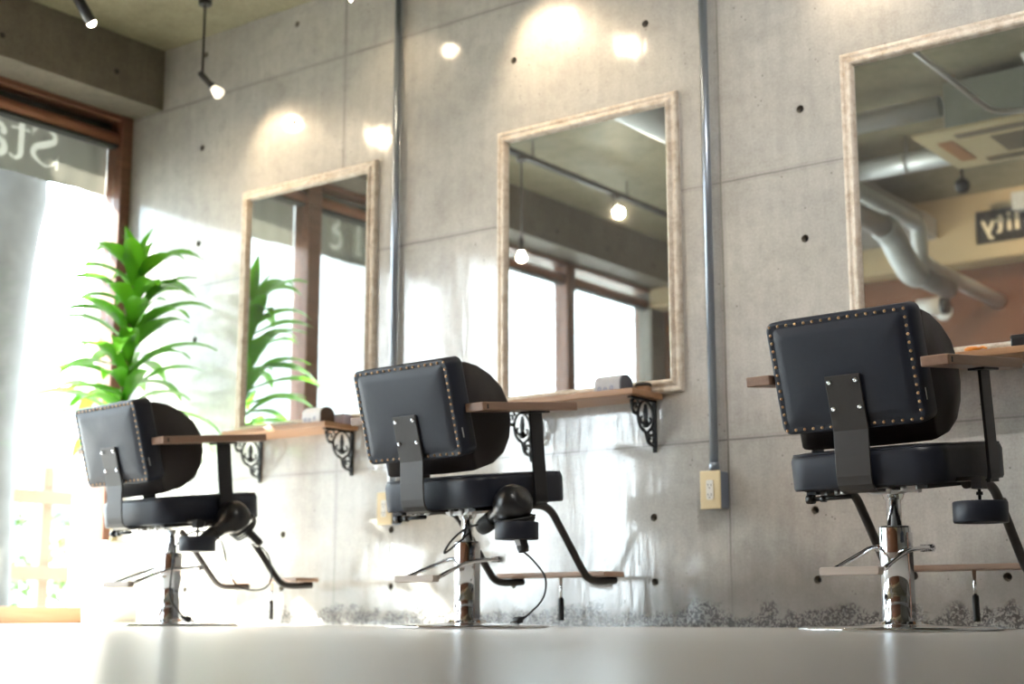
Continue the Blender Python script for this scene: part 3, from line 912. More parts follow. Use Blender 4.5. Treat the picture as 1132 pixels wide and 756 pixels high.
    # front cushion: fat roll
    cu = MB(); prof = [(0.070, 0.278), (0.105, 0.276), (0.155, 0.258), (0.210, 0.222), (0.255, 0.175), (0.276, 0.118), (0.272, 0.062), (0.250, 0.012), (0.210, -0.028), (0.150, -0.050), (0.070, -0.054)]
    xs = [(-0.192, 0.90), (-0.186, 0.965), (-0.172, 1.0), (-0.06, 1.03), (0.06, 1.03), (0.172, 1.0), (0.186, 0.965), (0.192, 0.90)]
    rings = []
    for x, sc_ in xs:
        cz = 0.12
        rings.append([(x, 0.07 + (y-0.07)*sc_, cz + (z-cz)*(0.5+0.5*sc_)) for y, z in prof])
    cu.loft(rings, BM); cush = cu.build('back_cushion', M_leather_brown, root)
    # steel strap that carries the back
    pl = MB(); path = [(0.125, -0.0055, None)]
    def seg(y, z): return BM @ Vector((0, y, z))
    rear = [seg(-0.0062, 0.142), seg(-0.0062, 0.0)]
    low = [TILT @ Vector((0, -0.1975, 0.455)), TILT @ Vector((0, -0.199, 0.405)), TILT @ Vector((0, -0.196, 0.385)), TILT @ Vector((0, -0.188, 0.374)), TILT @ Vector((0, -0.17, 0.367)), TILT @ Vector((0, -0.05, 0.367))]
    pts = rear + low; vv, ff = [], []; t_ = 0.0055; hw = 0.049
    for i, q in enumerate(pts):
        dirv = (pts[min(i+1, len(pts)-1)] - pts[max(i-1, 0)]).normalized()
        nn = Vector((0, dirv.z, -dirv.y))
        for off in (0, t_):
            for sx in (-1, 1): vv.append((sx*hw, q.y - nn.y*off*-1, q.z - nn.z*off*-1))
    for i in range(len(pts)-1):
        a0 = i*4; b0 = a0+4
        ff += [(a0, a0+1, b0+1, b0), (a0+2, b0+2, b0+3, a0+3), (a0, b0, b0+2, a0+2), (a0+1, a0+3, b0+3, b0+1)]
    ff += [(0, 2, 3, 1), (len(vv)-4, len(vv)-3, len(vv)-1, len(vv)-2)]
    pl.add(vv, ff); strap = pl.build('back_strap', M_steel_dark, root, bevel=0.002)
    sc0 = None
    for x, z in ((-0.037, 0.126), (0.037, 0.126), (-0.037, 0.058), (0.037, 0.058)):
        if sc0 is None:
            m_ = MB(); m_.lathe([(0.0068, 0.0), (0.0068, 0.0015), (0.0045, 0.0042), (0.002, 0.0046), (0.0018, 0.0030), (0.0, 0.0030)], 16)
            sc0 = m_.build('screw', M_chrome, strap); o = sc0
        else: o = sc0.copy(); COL.objects.link(o)
        o.matrix_local = BM @ T(x, -0.0118, z) @ R('X', 90)
    # --- arms
    for sx in (-1, 1):
        x0, x1 = (0.212, 0.284) if sx > 0 else (-0.284, -0.212)
        ar = MB(); ar.box(x0, x1, -0.214, 0.240, 0.657, 0.683, TILT)
        arm = ar.build('armrest', M_wood_arm, root, bevel=0.003)
        MB().box(sx*0.2845-0.0006, sx*0.2845+0.0006, -0.196, -0.190, 0.6625, 0.676, TILT).build('bolt_hole', M_slot, arm)
        po = MB(); xx = sx*0.248
        po.box(xx-0.004, xx+0.004, 0.040, 0.098, 0.385, 0.655, TILT)
        po.box(xx-0.022, xx+0.022, 0.022, 0.116, 0.651, 0.6572, TILT)
        po.box(min(xx, sx*0.16), max(xx, sx*0.16), 0.040, 0.098, 0.366, 0.374, TILT)
        po.prism([(xx-0.004, 0.40), (xx+0.004, 0.40), (xx+0.004, 0.378), (xx-sx*0.004+0.0, 0.366), (xx-sx*0.02, 0.366), (xx-sx*0.02, 0.374), (xx-sx*0.008, 0.376)], 0.040, 0.098, TILT)
        po.build('arm_post', M_black_steel, root, bevel=0.0015)
        # footrest rails
        ft = MB()
        ft.tube(smooth_path([(sx*0.200, 0.0, 0.366), (sx*0.200, 0.10, 0.378), (sx*0.200, 0.165, 0.366), (sx*0.200, 0.215, 0.318), (sx*0.200, 0.325, 0.190), (sx*0.200, 0.362, 0.158), (sx*0.200, 0.41, 0.149), (sx*0.200, 0.505, 0.153)], 6), 0.0125, 12, aspect=1.0, up=(1, 0, 0))
        ft.build('footrest_rail', M_steel_dark, root)
    fb = MB(); fb.box(-0.235, 0.235, 0.405, 0.515, 0.164, 0.180); fb.build('footboard', M_wood_foot, root, bevel=0.004, bseg=3)
    hd = MB(); hd.tube([(0, 0.47, 0.164), (0, 0.47, 0.09)], 0.0055, 10)
    fh = hd.build('footboard_stem', M_chrome, root)
    MB().lathe([(0.0, 0.022), (0.009, 0.022), (0.010, 0.026), (0.0095, 0.092), (0.007, 0.096), (0.0, 0.096)], 16, T(0, 0.47, 0)).build('grip', M_black_soft, fh)
    # --- drier ring hung under the right arm
    hr = MB(); cx, cyh = 0.268, -0.075
    hr.tube([(cx, cyh, 0.372), (cx, cyh, 0.312)], 0.0042, 10); hr.lathe([(0.009, 0.330), (0.009, 0.338)], 6, T(cx, cyh, 0))
    hr.box(0.21, cx+0.012, cyh-0.012, cyh+0.012, 0.366, 0.376); hr.box(cx-0.013, cx+0.013, cyh-0.016, cyh+0.016, 0.345, 0.366)
    hg = hr.build('ring_hanger', M_black_steel, root)
    dr = MB()
    dr.lathe([(0.050, 0.262), (0.064, 0.262), (0.066, 0.265), (0.066, 0.311), (0.064, 0.314), (0.050, 0.314), (0.048, 0.311), (0.048, 0.265), (0.050, 0.262)], 40, T(cx, cyh, 0))
    dr.build('drier_ring', M_leather, root)
    return root

Y_CH = -0.70
chair_r = make_chair()
chair_m = copy_tree(chair_r); chair_l = copy_tree(chair_r)
chair_r['label'] = 'black studded styling chair nearest the camera, with its drier ring empty'
chair_m['label'] = 'black studded styling chair in the middle, before the mirror between two conduits'
chair_l['label'] = 'black studded styling chair beside the potted plant, farthest from the camera'
for o, (x, y, a) in ((chair_r, (-1.524, -0.700, -4.2)), (chair_m, (-2.923, -0.735, -3.5)), (chair_l, (-4.335, -0.735, -6.0))):
    o.location = (x, y, 0); o.rotation_euler = (0, 0, math.radians(a))
    if o is not chair_r:            # the backs of the two farther chairs are set further out
        for ch in o.children:
            if ch.name.split('.')[0] in ('back_panel', 'back_cushion', 'back_strap'): ch.location.y -= 0.042

# ------------------------------------------------------------------ hair driers
def hair_drier(chair, head, back_dir, nozzle_dir, handle_dir, cord_pts, plug, label, loop=None, wrap=True):
    """head = centre of the fan housing in chair coordinates"""
    Mw = chair.matrix_basis.copy()
    Mw = Matrix.LocRotScale(chair.location, chair.rotation_euler, None)
    root = thing('hair_drier', label, 'hair drier', tuple(Mw @ Vector(head)), chair.rotation_euler.z, 'hair driers resting in the chair rings')
    Lp = lambda p: Vector(p) - Vector(head)
    n = Vector(nozzle_dir).normalized()
    q = n.to_track_quat('Z', 'Y').to_matrix().to_4x4()
    bd = MB()
    bd.lathe([(0.0, -0.052), (0.022, -0.051), (0.042, -0.042), (0.055, -0.024), (0.060, 0.0), (0.056, 0.024), (0.045, 0.044), (0.034, 0.058), (0.028, 0.075), (0.026, 0.105), (0.0, 0.105)], 30, q)
    body = bd.build('drier_body', M_black_pl, root)
    nz = MB(); nz.lathe([(0.0265, 0.103), (0.028, 0.107), (0.027, 0.150), (0.024, 0.168), (0.020, 0.168), (0.020, 0.13), (0.0, 0.13)], 26, q)
    nz.build('nozzle', M_black_soft, root)
    # intake grille: slats across the rear dome
    gr = MB()
    for i in range(7):
        r = 0.004+0.0046*i
        gr.lathe([(r, -0.0512+0.00012*i*i), (r+0.0016, -0.0518+0.00014*i*i), (r+0.003, -0.051+0.00022*i*i)], 24, q)
    gr.build('intake_grille', M_slot, root)
    h = Vector(handle_dir).normalized()
    hq = h.to_track_quat('Z', 'Y').to_matrix().to_4x4()
    hl = MB(); hl.loft([[(x, y, z) for x, y in rrect(a, b, 0.012, 4)] for z, a, b in ((0.0, 0.044, 0.038), (0.04, 0.040, 0.034), (0.09, 0.034, 0.030), (0.118, 0.033, 0.029), (0.135, 0.036, 0.031), (0.148, 0.031, 0.027))], hq)
    hd = hl.build('handle', M_black_pl, root)
    MB().box(-0.0105, 0.0105, -0.0175, -0.0150, 0.098, 0.124, hq).build('rating_label', M_label, hd)
    if wrap:
        cw = MB()
        for i in range(4):
            z = 0.044 + 0.0075*i; rr = 0.046 - 0.0012*i
            cw.tube([(rr*math.cos(t)*(1.25 if i < 3 else 1.1), rr*math.sin(t)*1.15, z + 0.004*math.sin(t+i)) for t in [2*PI*k/24 for k in range(25)]], 0.0036, 8, hq)
        cw.build('wound_cord', M_black_soft, root)
    if loop is not None:
        lp = MB(); lp.tube(smooth_path([Lp(p) for p in loop], 6), 0.0034, 8); lp.build('hang_loop', M_black_soft, root)
    cd = MB(); cd.tube(smooth_path([Lp(p) for p in cord_pts], 8), 0.0030, 8); cd.build('cord', M_black_soft, root)
    p0 = Lp(plug[0]); pv = (Lp(plug[1])-p0).normalized(); pq = pv.to_track_quat('Z', 'Y').to_matrix().to_4x4()
    pg = MB(); PM = Matrix.Translation(p0) @ pq
    pg.lathe([(0.004, -0.01), (0.0055, -0.002), (0.0055, 0.006)], 10, PM)
    pg.loft([[(x, y, z) for x, y in rrect(a, b, 0.004, 3)] for z, a, b in ((0.006, 0.018, 0.013), (0.010, 0.026, 0.019), (0.024, 0.027, 0.020), (0.028, 0.022, 0.016))], PM)
    pl = pg.build('plug', M_black_soft, root)
    pr = MB()
    for sx in (-0.006, 0.006): pr.box(sx-0.001, sx+0.001, -0.003, 0.003, 0.028, 0.044, PM)
    pr.build('prong', M_zinc, pl)
    return root
hair_drier(chair_m, (0.266, -0.088, 0.368), None, (-0.86, 0.16, -0.36), (0.04, 0.28, -0.95),
           [(0.274, -0.046, 0.224), (0.280, -0.01, 0.200), (0.288, 0.035, 0.15), (0.283, 0.03, 0.09), (0.272, -0.02, 0.045), (0.270, -0.05, 0.030)],
           [(0.270, -0.052, 0.030), (0.262, -0.10, 0.014)],
           'black hair drier with wound cord in the ring of the middle chair',
           loop=[(0.125, -0.085, 0.312), (0.095, -0.11, 0.300), (0.075, -0.15, 0.265), (0.066, -0.175, 0.228), (0.074, -0.165, 0.232), (0.105, -0.10, 0.290)])
hair_drier(chair_l, (0.264, 0.085, 0.392), None, (-0.02, -0.80, -0.58), (0.06, 0.76, -0.64),
           [(0.274, 0.205, 0.288), (0.285, 0.235, 0.245), (0.290, 0.240, 0.165), (0.275, 0.20, 0.13), (0.262, 0.11, 0.145), (0.255, 0.07, 0.22), (0.250, 0.03, 0.315), (0.240, -0.06, 0.335), (0.236, -0.135, 0.29), (0.238, -0.155, 0.20), (0.250, -0.165, 0.10), (0.262, -0.12, 0.035)],
           [(0.262, -0.118, 0.032), (0.275, -0.075, 0.012)],
           'black hair drier with hanging cord on the chair beside the plant', wrap=True)

# ------------------------------------------------------------------ potted dracaena
def plant():
    root = thing('potted_dracaena', 'tall green potted dracaena in a white square planter by the window corner', 'plant', (-5.175, -0.352, 0))
    p = MB(); hh = 0.345
    rings = []
    for s, z in ((0.160, 0.0), (0.165, 0.004), (0.196, hh-0.004), (0.194, hh), (0.176, hh), (0.172, hh-0.03)):
        rings.append(ring_xy(s, s, 0.012, z, 4))
    p.loft(rings); p.build('planter', M_pot, root)
    so = MB(); so.loft([ring_xy(0.182, 0.182, 0.012, hh-0.05, 4), ring_xy(0.182, 0.182, 0.012, hh-0.028, 4), ring_xy(0.10, 0.10, 0.03, hh-0.02, 4)]); so.build('soil', M_soil, root)
    sm = MB()
    top = (0.075, 0.0, 1.52)
    stem = smooth_path([(0, 0, hh-0.04), (0.01, 0.005, 0.75), (0.045, -0.01, 1.2), top], 8)
    sm.tube(stem, [0.016 - 0.007*i/(len(stem)-1) for i in range(len(stem))], 12); sm.build('cane', M_stem, root)
    lf = MB(); rnd = random.Random(11)
    n = 60
    for i in range(n):
        t = i/(n-1)
        z0 = 0.78 + 0.74*t
        k = (z0-(hh-0.04))/(1.52-(hh-0.04)); bx = 0.075*max(0, min(1, k))**1.6
        az = i*2.39996 + rnd.uniform(-0.25, 0.25)
        Lf = rnd.uniform(0.38, 0.50)*(1.0 - 0.30*t) ; wd = rnd.uniform(0.040, 0.060)
        el = math.radians(20 + 26*t + rnd.uniform(-20, 18)); droop = math.radians(rnd.uniform(45, 80)*(1-0.2*t))
        d = Vector((math.cos(az), math.sin(az), 0)); side = Vector((-math.sin(az), math.cos(az), 0))
        pos = Vector((bx, 0, z0)); m = 9; prevs = []
        # keep leaves off the wall and the glass
        reach = Lf*0.98
        if pos.y + d.y*reach > 0.30: Lf *= max(0.45, (0.30/ (d.y*reach+1e-6)))
        if pos.x + d.x*reach < -0.42: Lf *= max(0.5, 0.42/(abs(d.x)*reach))
        verts, faces = [], []
        for j in range(m+1):
            s = j/m
            a = el - droop*s*s*1.15
            if j: pos = pos + (d*math.cos(a) + Vector((0, 0, 1))*math.sin(a))*(Lf/m)
            wj = wd*(0.30 + 1.25*s if s < 0.45 else 0.8625*(1-((s-0.45)/0.55)**1.8) + 0.0)
            wj = max(wj, 0.0012)
            nrm = (Vector((0, 0, 1))*math.cos(a) - d*math.sin(a))
            wav = 0.003*math.sin(s*9+i)
            verts += [pos - side*wj + nrm*(wj*0.35+wav), pos, pos + side*wj + nrm*(wj*0.35-wav)]
        for j in range(m):
            a0 = 3*j
            faces += [(a0, a0+1, a0+4, a0+3), (a0+1, a0+2, a0+5, a0+4)]
        lf.add(verts, faces, True)
    # the spear at the tip
    for az, el, L_ in ((0.4, 80, 0.23), (3.3, 74, 0.22), (1.9, 66, 0.22), (5.2, 62, 0.24)):
        d = Vector((math.cos(az), math.sin(az), 0)); side = Vector((-math.sin(az), math.cos(az), 0)); pos = Vector((0.072, 0, 1.50)); verts, faces = [], []
        for j in range(9):
            s = j/8; a = math.radians(el - 22*s*s)
            if j: pos = pos + (d*math.cos(a) + Vector((0, 0, 1))*math.sin(a))*(L_/8)
            wj = max(0.031*math.sin(PI*min(1, s*0.86+0.12)), 0.001)
            nrm = Vector((0, 0, 1))*math.cos(a) - d*math.sin(a)
            verts += [pos - side*wj + nrm*wj*0.4, pos, pos + side*wj + nrm*wj*0.4]
        for j in range(8):
            a0 = 3*j; faces += [(a0, a0+1, a0+4, a0+3), (a0+1, a0+2, a0+5, a0+4)]
        lf.add(verts, faces, True)
    o = lf.build('foliage', M_leaf, root, recalc=False)
    return root
plant()

# ------------------------------------------------------------------ lamps
def point_spot(parent, loc, aim, energy, size=105, blend=1.0, col=(1.0, 0.78, 0.52)):
    ld = bpy.data.lights.new('spot_beam', 'SPOT'); ld.energy = energy; ld.spot_size = math.radians(size)
    ld.spot_blend = blend; ld.shadow_soft_size = 0.03; ld.color = col
    lo = bpy.data.objects.new('spot_beam', ld); COL.objects.link(lo)
    lo.parent = parent; lo.location = loc
    lo.rotation_euler = Vector(aim).normalized().to_track_quat('-Z', 'Y').to_euler()
    return lo

def pendant_spot(x, y, ztop, drop, aim, energy, label, lit=True):
    """thin rod, knuckle, short black holder with a clear reflector bulb"""
    root = thing('pendant_spotlight', label, 'spotlight', (x, y, ztop), 0, 'pendant spotlights')
    MB().lathe([(0.028, -0.02), (0.03, -0.018), (0.03, 0.0), (0.0, 0.0)], 20).build('canopy', M_black_steel, root)
    MB().tube([(0, 0, -0.01), (0, 0, -drop)], 0.0055, 10).build('rod', M_black_steel, root)
    a = Vector(aim).normalized(); q = T(0, 0, -drop) @ a.to_track_quat('Z', 'Y').to_matrix().to_4x4()
    h = MB(); h.lathe([(0.0, -0.02), (0.011, -0.02), (0.014, -0.012), (0.014, 0.05), (0.017, 0.055), (0.017, 0.068), (0.0, 0.068)], 18, q); h.build('lamp_holder', M_black_pl, root)
    b = MB(); b.lathe([(0.014, 0.068), (0.022, 0.088), (0.027, 0.103), (0.026, 0.114), (0.017, 0.122), (0.0, 0.125)], 20, q)
    b.build('bulb', M_bulb if lit else M_bulb_soft, root)
    p = q @ Vector((0, 0, 0.135))
    if energy: point_spot(root, p, a, energy)
    return root

def track_spot(x, y, ztop, aim, energy, label, group='black track spotlights', body=0.085, r=0.026, col=(1.0, 0.78, 0.52)):
    root = thing('track_spotlight', label, 'spotlight', (x, y, ztop), 0, group)
    s = MB(); s.box(-0.014, 0.014, -0.03, 0.03, -0.018, 0.0); s.tube([(0, 0, -0.01), (0, 0, -0.07)], 0.006, 10); s.build('stem', M_black_steel, root)
    a = Vector(aim).normalized(); q = T(0, 0, -0.075) @ a.to_track_quat('Z', 'Y').to_matrix().to_4x4()
    h = MB(); h.lathe([(0.0, -0.03), (r*0.85, -0.03), (r, -0.025), (r, body), (r*0.88, body), (r*0.85, body-0.012), (0.0, body-0.012)], 24, q); h.build('lamp_barrel', M_black_pl, root)
    b = MB(); b.lathe([(r*0.83, body-0.012), (r*0.8, body+0.004), (r*0.5, body+0.013), (0.0, body+0.016)], 20, q); b.build('bulb', M_bulb, root)
    if energy: point_spot(root, q @ Vector((0, 0, body+0.03)), a, energy, col=col)
    return root

# wall washers near the mirror wall
pendant_spot(-4.80, -0.285, ZC, 0.350, (0.50, 0.58, -0.78), 4.5, 'pendant spotlight on a thin black rod above the leftmost mirror', lit=False)
pendant_spot(-3.26, -0.32, ZC, 0.21, (0.42, 0.74, -1.0), 8.5, 'pendant spotlight just above the photo, lighting the wall over the middle mirror', lit=False)
pendant_spot(-1.86, -0.30, ZC, 0.30, (0.10, 0.85, -0.60), 8, 'pendant spotlight just above the photo, near the rightmost mirror', lit=False)
# the long track along the windows
tr = MB(); tr.box(-4.818, -4.782, -4.30, -0.78, 2.60, 2.628)
trk = thing('light_track', 'long black light track under the ceiling, seen in the middle mirror', 'light track', (-4.80, -2.5, 2.60))
o = tr.build('rail', M_black_steel, trk, bevel=0.002); o.location = (4.80, 2.5, -2.60)
for yy in (-1.0, -2.2, -3.2, -4.2):
    MB().tube([(0, yy+2.5, 0.025), (0, yy+2.5, 0.128)], 0.005, 8).build('hanger', M_black_steel, trk)
track_spot(-4.80, -0.935, 2.565, (0.12, 0.50, -0.72), 20, 'black track spotlight above the lettered banner at the upper left', r=0.022)
track_spot(-4.80, -3.065, 2.60, (0.60, 0.45, -0.60), 40, 'black track spotlight reflected on the track in the middle mirror', body=0.05)
pendant_spot(-4.80, -2.09, 2.60, 0.49, (0.10, 0.15, -0.9), 10, 'long pendant spotlight on the track, reflected at the left of the middle mirror')
# two single spots nearer the chairs, seen as glints on the wall
track_spot(-3.27, -0.80, 2.62, (0.30, 0.45, -0.80), 8, 'ceiling spotlight glinting on the wall right of the bright wall patch', group='single ceiling spotlights', body=0.06, r=0.010)
track_spot(-3.87, -0.37, 2.60, (-0.05, 0.6, -0.6), 2, 'ceiling spotlight glinting on the wall right of the first conduit', group='single ceiling spotlights', body=0.06, r=0.007)
track_spot(-1.0, -2.0, ZC, (-0.30, 0.75, -0.50), 80, 'added fill spotlight in front of the rightmost mirror, out of view', group='single ceiling spotlights', body=0.06, col=(1.0, 0.97, 0.93))  # fill lamp, added to brighten the mirror wall
# warm spots over the rear bar
track_spot(-2.2, -4.0, ZC, (-0.5, -0.75, -0.35), 22, 'ceiling spotlight lighting the black sign on the rear beam', group='single ceiling spotlights', body=0.06)
track_spot(-1.2, -3.6, ZC, (-0.6, -0.75, -0.85), 14, 'ceiling spotlight lighting the terracotta rear wall', group='single ceiling spotlights', body=0.06)

# ------------------------------------------------------------------ what the rightmost mirror reflects
def ducts():
    d = thing('round_duct', 'round duct stepping down in two elbows under the ceiling, reflected in the rightmost mirror', 'duct', (-3.1, -3.5, 2.27), 0)
    pts = [(0, 1.3, 0), (0, -0.12, 0)] + [(0, -0.12-0.05*math.sin(a), -0.05+0.05*math.cos(a)) for a in [PI/2*i/5 for i in range(1, 6)]] + [(0, -0.17, -0.18)] + [(0, -0.22+0.05*math.cos(a), -0.18-0.05*math.sin(a)) for a in [PI/2*i/5 for i in range(1, 6)]] + [(0, -1.495, -0.23)]
    MB().tube(pts, 0.047, 18).build('duct_pipe', M_duct, d)
    c = MB()
    for y, z in ((-0.09, 0), (-0.24, -0.23)): c.tube([(0, y, z), (0, y-0.025, z)], 0.052, 18)
    c.build('collar', M_duct, d)
    e = thing('flexible_duct', 'fatter duct with a ribbed flexible bend, reflected in the rightmost mirror', 'duct', (-2.98, -3.0, 2.05), 0)
    MB().tube([(-0.04, 1.2, 0.03), (-0.02, 0.10, 0.025)], 0.060, 20).build('duct_pipe', M_duct_dark, e)
    pth = smooth_path([(-0.02, 0.10, 0.025), (-0.015, 0.0, 0.0), (-0.01, -0.10, -0.08), (0.0, -0.20, -0.155), (0.0, -0.30, -0.165)], 10)
    MB().tube(pth, [0.068 + (0.006 if i % 2 else 0) for i in range(len(pth))], 20).build('flexible_bend', M_duct, e)
    MB().tube([(0, -0.30, -0.165), (0, -0.76, -0.165)], 0.058, 20).build('duct_end', M_duct_dark, e)
    for y, x1, x0, z, r, lab in ((-2.60, -2.54, -3.9, 2.565, 0.054, 'upper silver pipe running level into the air conditioner, reflected in the rightmost mirror'), (-3.42, -2.1, -3.37, 2.570, 0.058, 'lower silver pipe running level behind the air conditioner, reflected in the rightmost mirror')):
        p = thing('silver_pipe', lab, 'pipe', ((x0+x1)/2, y, z), 0, 'level silver pipes under the ceiling')
        L_ = x1-x0
        MB().tube([(-L_/2, 0, 0), (L_/2, 0, 0)], r, 20).build('pipe', M_duct, p)
        for xx in (-L_/4, L_*0.15):
            m_ = MB(); m_.tube([(xx-0.01, 0, 0), (xx+0.01, 0, 0)], r+0.004, 20); m_.tube([(xx, 0, r), (xx, 0, ZC-z)], 0.004, 8); m_.build('hanger', M_zinc, p)
    w = MB(); w.box(-4.05, -3.40, -4.78, -3.30, 2.46, 2.60)
    o = w.build('flat_duct', M_duct_dark, bevel=0.01)
    tag(o, 'wide flat grey duct under the ceiling, reflected at the left of the rightmost mirror', 'duct')
    for k, x in enumerate((-3.9, -3.5)):
        pass
    b = MB(); b.tube([(-3.62, -0.95, 2.50), (-3.62, -2.35, 2.50)], 0.13, 28)
    o = b.build('large_duct', M_duct)
    tag(o, 'large round duct under the ceiling, reflected in the top corner of the middle mirror', 'duct')
ducts()

def cassette():
    root = thing('ceiling_air_conditioner', 'cream ceiling cassette air conditioner, reflected in the rightmost mirror', 'air conditioner', (-2.0, -2.92, 2.42))
    MB().box(-0.52, 0.60, -0.27, 0.33, 0.022, 0.262).build('unit_body', M_acbody, root, bevel=0.006)
    pn = MB(); pn.loft([[(x, y, z) for x, y in rrect(w, d, 0.015, 3)] for w, d, z in ((1.40, 0.66, 0.022), (1.40, 0.66, 0.012), (1.38, 0.64, 0.0))]); pn.build('panel', M_ac, root)
    g = MB()
    g.box(-0.36, 0.36, -0.14, 0.14, -0.003, 0.002)
    for i in range(12):
        y = -0.13 + 0.0236*i
        g.box(-0.35, 0.35, y-0.004, y+0.004, -0.006, -0.001)
    g.build('intake_grille', M_grille, root)
    for sy in (-1, 1):
        MB().box(-0.50, 0.50, sy*0.235-0.035, sy*0.235+0.035, -0.004, 0.001).build('air_outlet', M_grille, root)
    for sx in (-1, 1):
        MB().box(sx*0.58-0.04, sx*0.58+0.04, -0.18, 0.18, -0.004, 0.001).build('end_flap', M_flap, root)
    for x, y in ((-0.48, -0.22), (-0.48, 0.28), (0.55, -0.22), (0.55, 0.28)):
        MB().tube([(x, y, 0.255), (x, y, ZC-2.42)], 0.006, 8).build('hanging_bolt', M_bronze, root)
cassette()

# curtain rail with its hanger
cr = thing('curtain_rail', 'grey curved curtain rail hung from the ceiling, reflected at the top of the rightmost mirror', 'curtain rail', (-2.25, -2.0, 2.45))
pts = [(0, 0.9, 0), (0, -0.42, 0)] + [(0.16-0.16*math.cos(a), -0.42-0.16*math.sin(a), 0) for a in [PI/2*i/8 for i in range(1, 9)]] + [(0.9, -0.58, 0)]
MB().tube(pts, 0.013, 12).build('rail', M_zinc, cr)
MB().tube([(0.17, -0.575, 0.01), (0.17, -0.575, ZC-2.45-0.03)], 0.006, 8).build('drop_rod', M_white_pl, cr)
MB().lathe([(0.008, ZC-2.45-0.07), (0.035, ZC-2.45-0.005), (0.036, ZC-2.45)], 20, T(0.17, -0.575, 0)).build('ceiling_rose', M_white_pl, cr)
MB().tube([(0, 0.6, 0.01), (0, 0.6, ZC-2.45)], 0.006, 8).build('drop_rod', M_white_pl, cr)

# sign on the rear beam: only its last letters show in the mirror
sg = thing('shop_sign', 'black sign with pale lettering on the cream rear beam, reflected in the rightmost mirror', 'sign', (-2.75, -4.80, 2.385))
MB().box(-0.40, 0.40, 0.0, 0.012, 0.0, 0.215).build('sign_board', M_sign, sg, bevel=0.002)
def sign_letter(ch, x, wq):
    mb = MB(); s = 0.12; z0 = 0.062; d0, d1 = 0.012, 0.015
    # seen from the room, right is -x
    Mx = Matrix(((-1, 0, 0, x), (0, 1, 0, 0), (0, 0, 1, z0), (0, 0, 0, 1)))
    if ch == 'l': mb.ribbon([(0, 0.0), (0, s)], 0.024, d0, d1, Mx)
    elif ch == 'i':
        mb.ribbon([(0, 0.0), (0, 0.082)], 0.022, d0, d1, Mx); mb.ribbon([(0, 0.096), (0, 0.118)], 0.023, d0, d1, Mx)
    elif ch == 't':
        mb.ribbon([(0, 0.108), (0, 0.022)], 0.022, d0, d1, Mx); mb.ribbon(arc(0.020, 0.020, 0.020, 180, 280, 6), 0.02, d0, d1, Mx)
        mb.ribbon([(-0.022, 0.076), (0.030, 0.076)], 0.018, d0, d1, Mx)
    elif ch == 'y':
        mb.ribbon([(-0.036, 0.084), (0.0, 0.004)], 0.022, d0, d1, Mx); mb.ribbon([(0.036, 0.084), (-0.010, -0.030), (-0.030, -0.034)], 0.021, d0, d1, Mx)
    mb.build('letter', M_signtext, sg)
for ch, x in (('l', -0.135), ('i', -0.185), ('t', -0.240), ('y', -0.320)): sign_letter(ch, x, 0)

# small black camera ball, wall lamp, grey box, all seen in the mirror
cb = thing('ceiling_camera', 'round black camera on a bracket under the ceiling, reflected below the air conditioner', 'camera', (-2.81, -3.62, ZC))
MB().tube([(0, 0, 0), (0, 0, -0.25)], 0.008, 10).build('bracket', M_black_steel, cb)
m_ = MB(); m_.lathe([(0.0, -0.045), (0.025, -0.040), (0.042, -0.018), (0.045, 0.0), (0.042, 0.018), (0.025, 0.040), (0.0, 0.045)], 24, T(0, 0, -0.29)); m_.build('camera_ball', M_black_pl, cb)
wl = thing('wall_lamp', 'white barrel lamp with a black end on the terracotta wall, reflected behind nearest chair', 'lamp', (-3.47, -5.0, 2.02))
MB().lathe([(0.06, 0.0), (0.06, 0.01), (0.0, 0.01)], 20, R('X', -90)).build('wall_plate', M_white_pl, wl)
MB().tube([(0, 0.0, 0), (0, 0.14, 0)], 0.014, 10).build('arm', M_black_steel, wl)
MB().tube([(-0.10, 0.19, 0), (0.06, 0.19, 0)], 0.058, 20).build('barrel', M_white_pl, wl)
MB().tube([(0.06, 0.19, 0), (0.10, 0.19, 0)], 0.060, 20).build('lamp_end', M_black_pl, wl)
gb = MB(); gb.box(-2.86, -2.50, -4.70, -4.62, 2.53, 2.64); gb.tube([(-2.70, -4.66, 2.64), (-2.70, -4.66, ZC)], 0.008, 8); gb.tube([(-2.58, -4.66, 2.64), (-2.58, -4.66, ZC)], 0.008, 8)
tag(gb.build('junction_box', M_duct, bevel=0.004), 'grey metal box hung over the corner of the black sign', 'box')

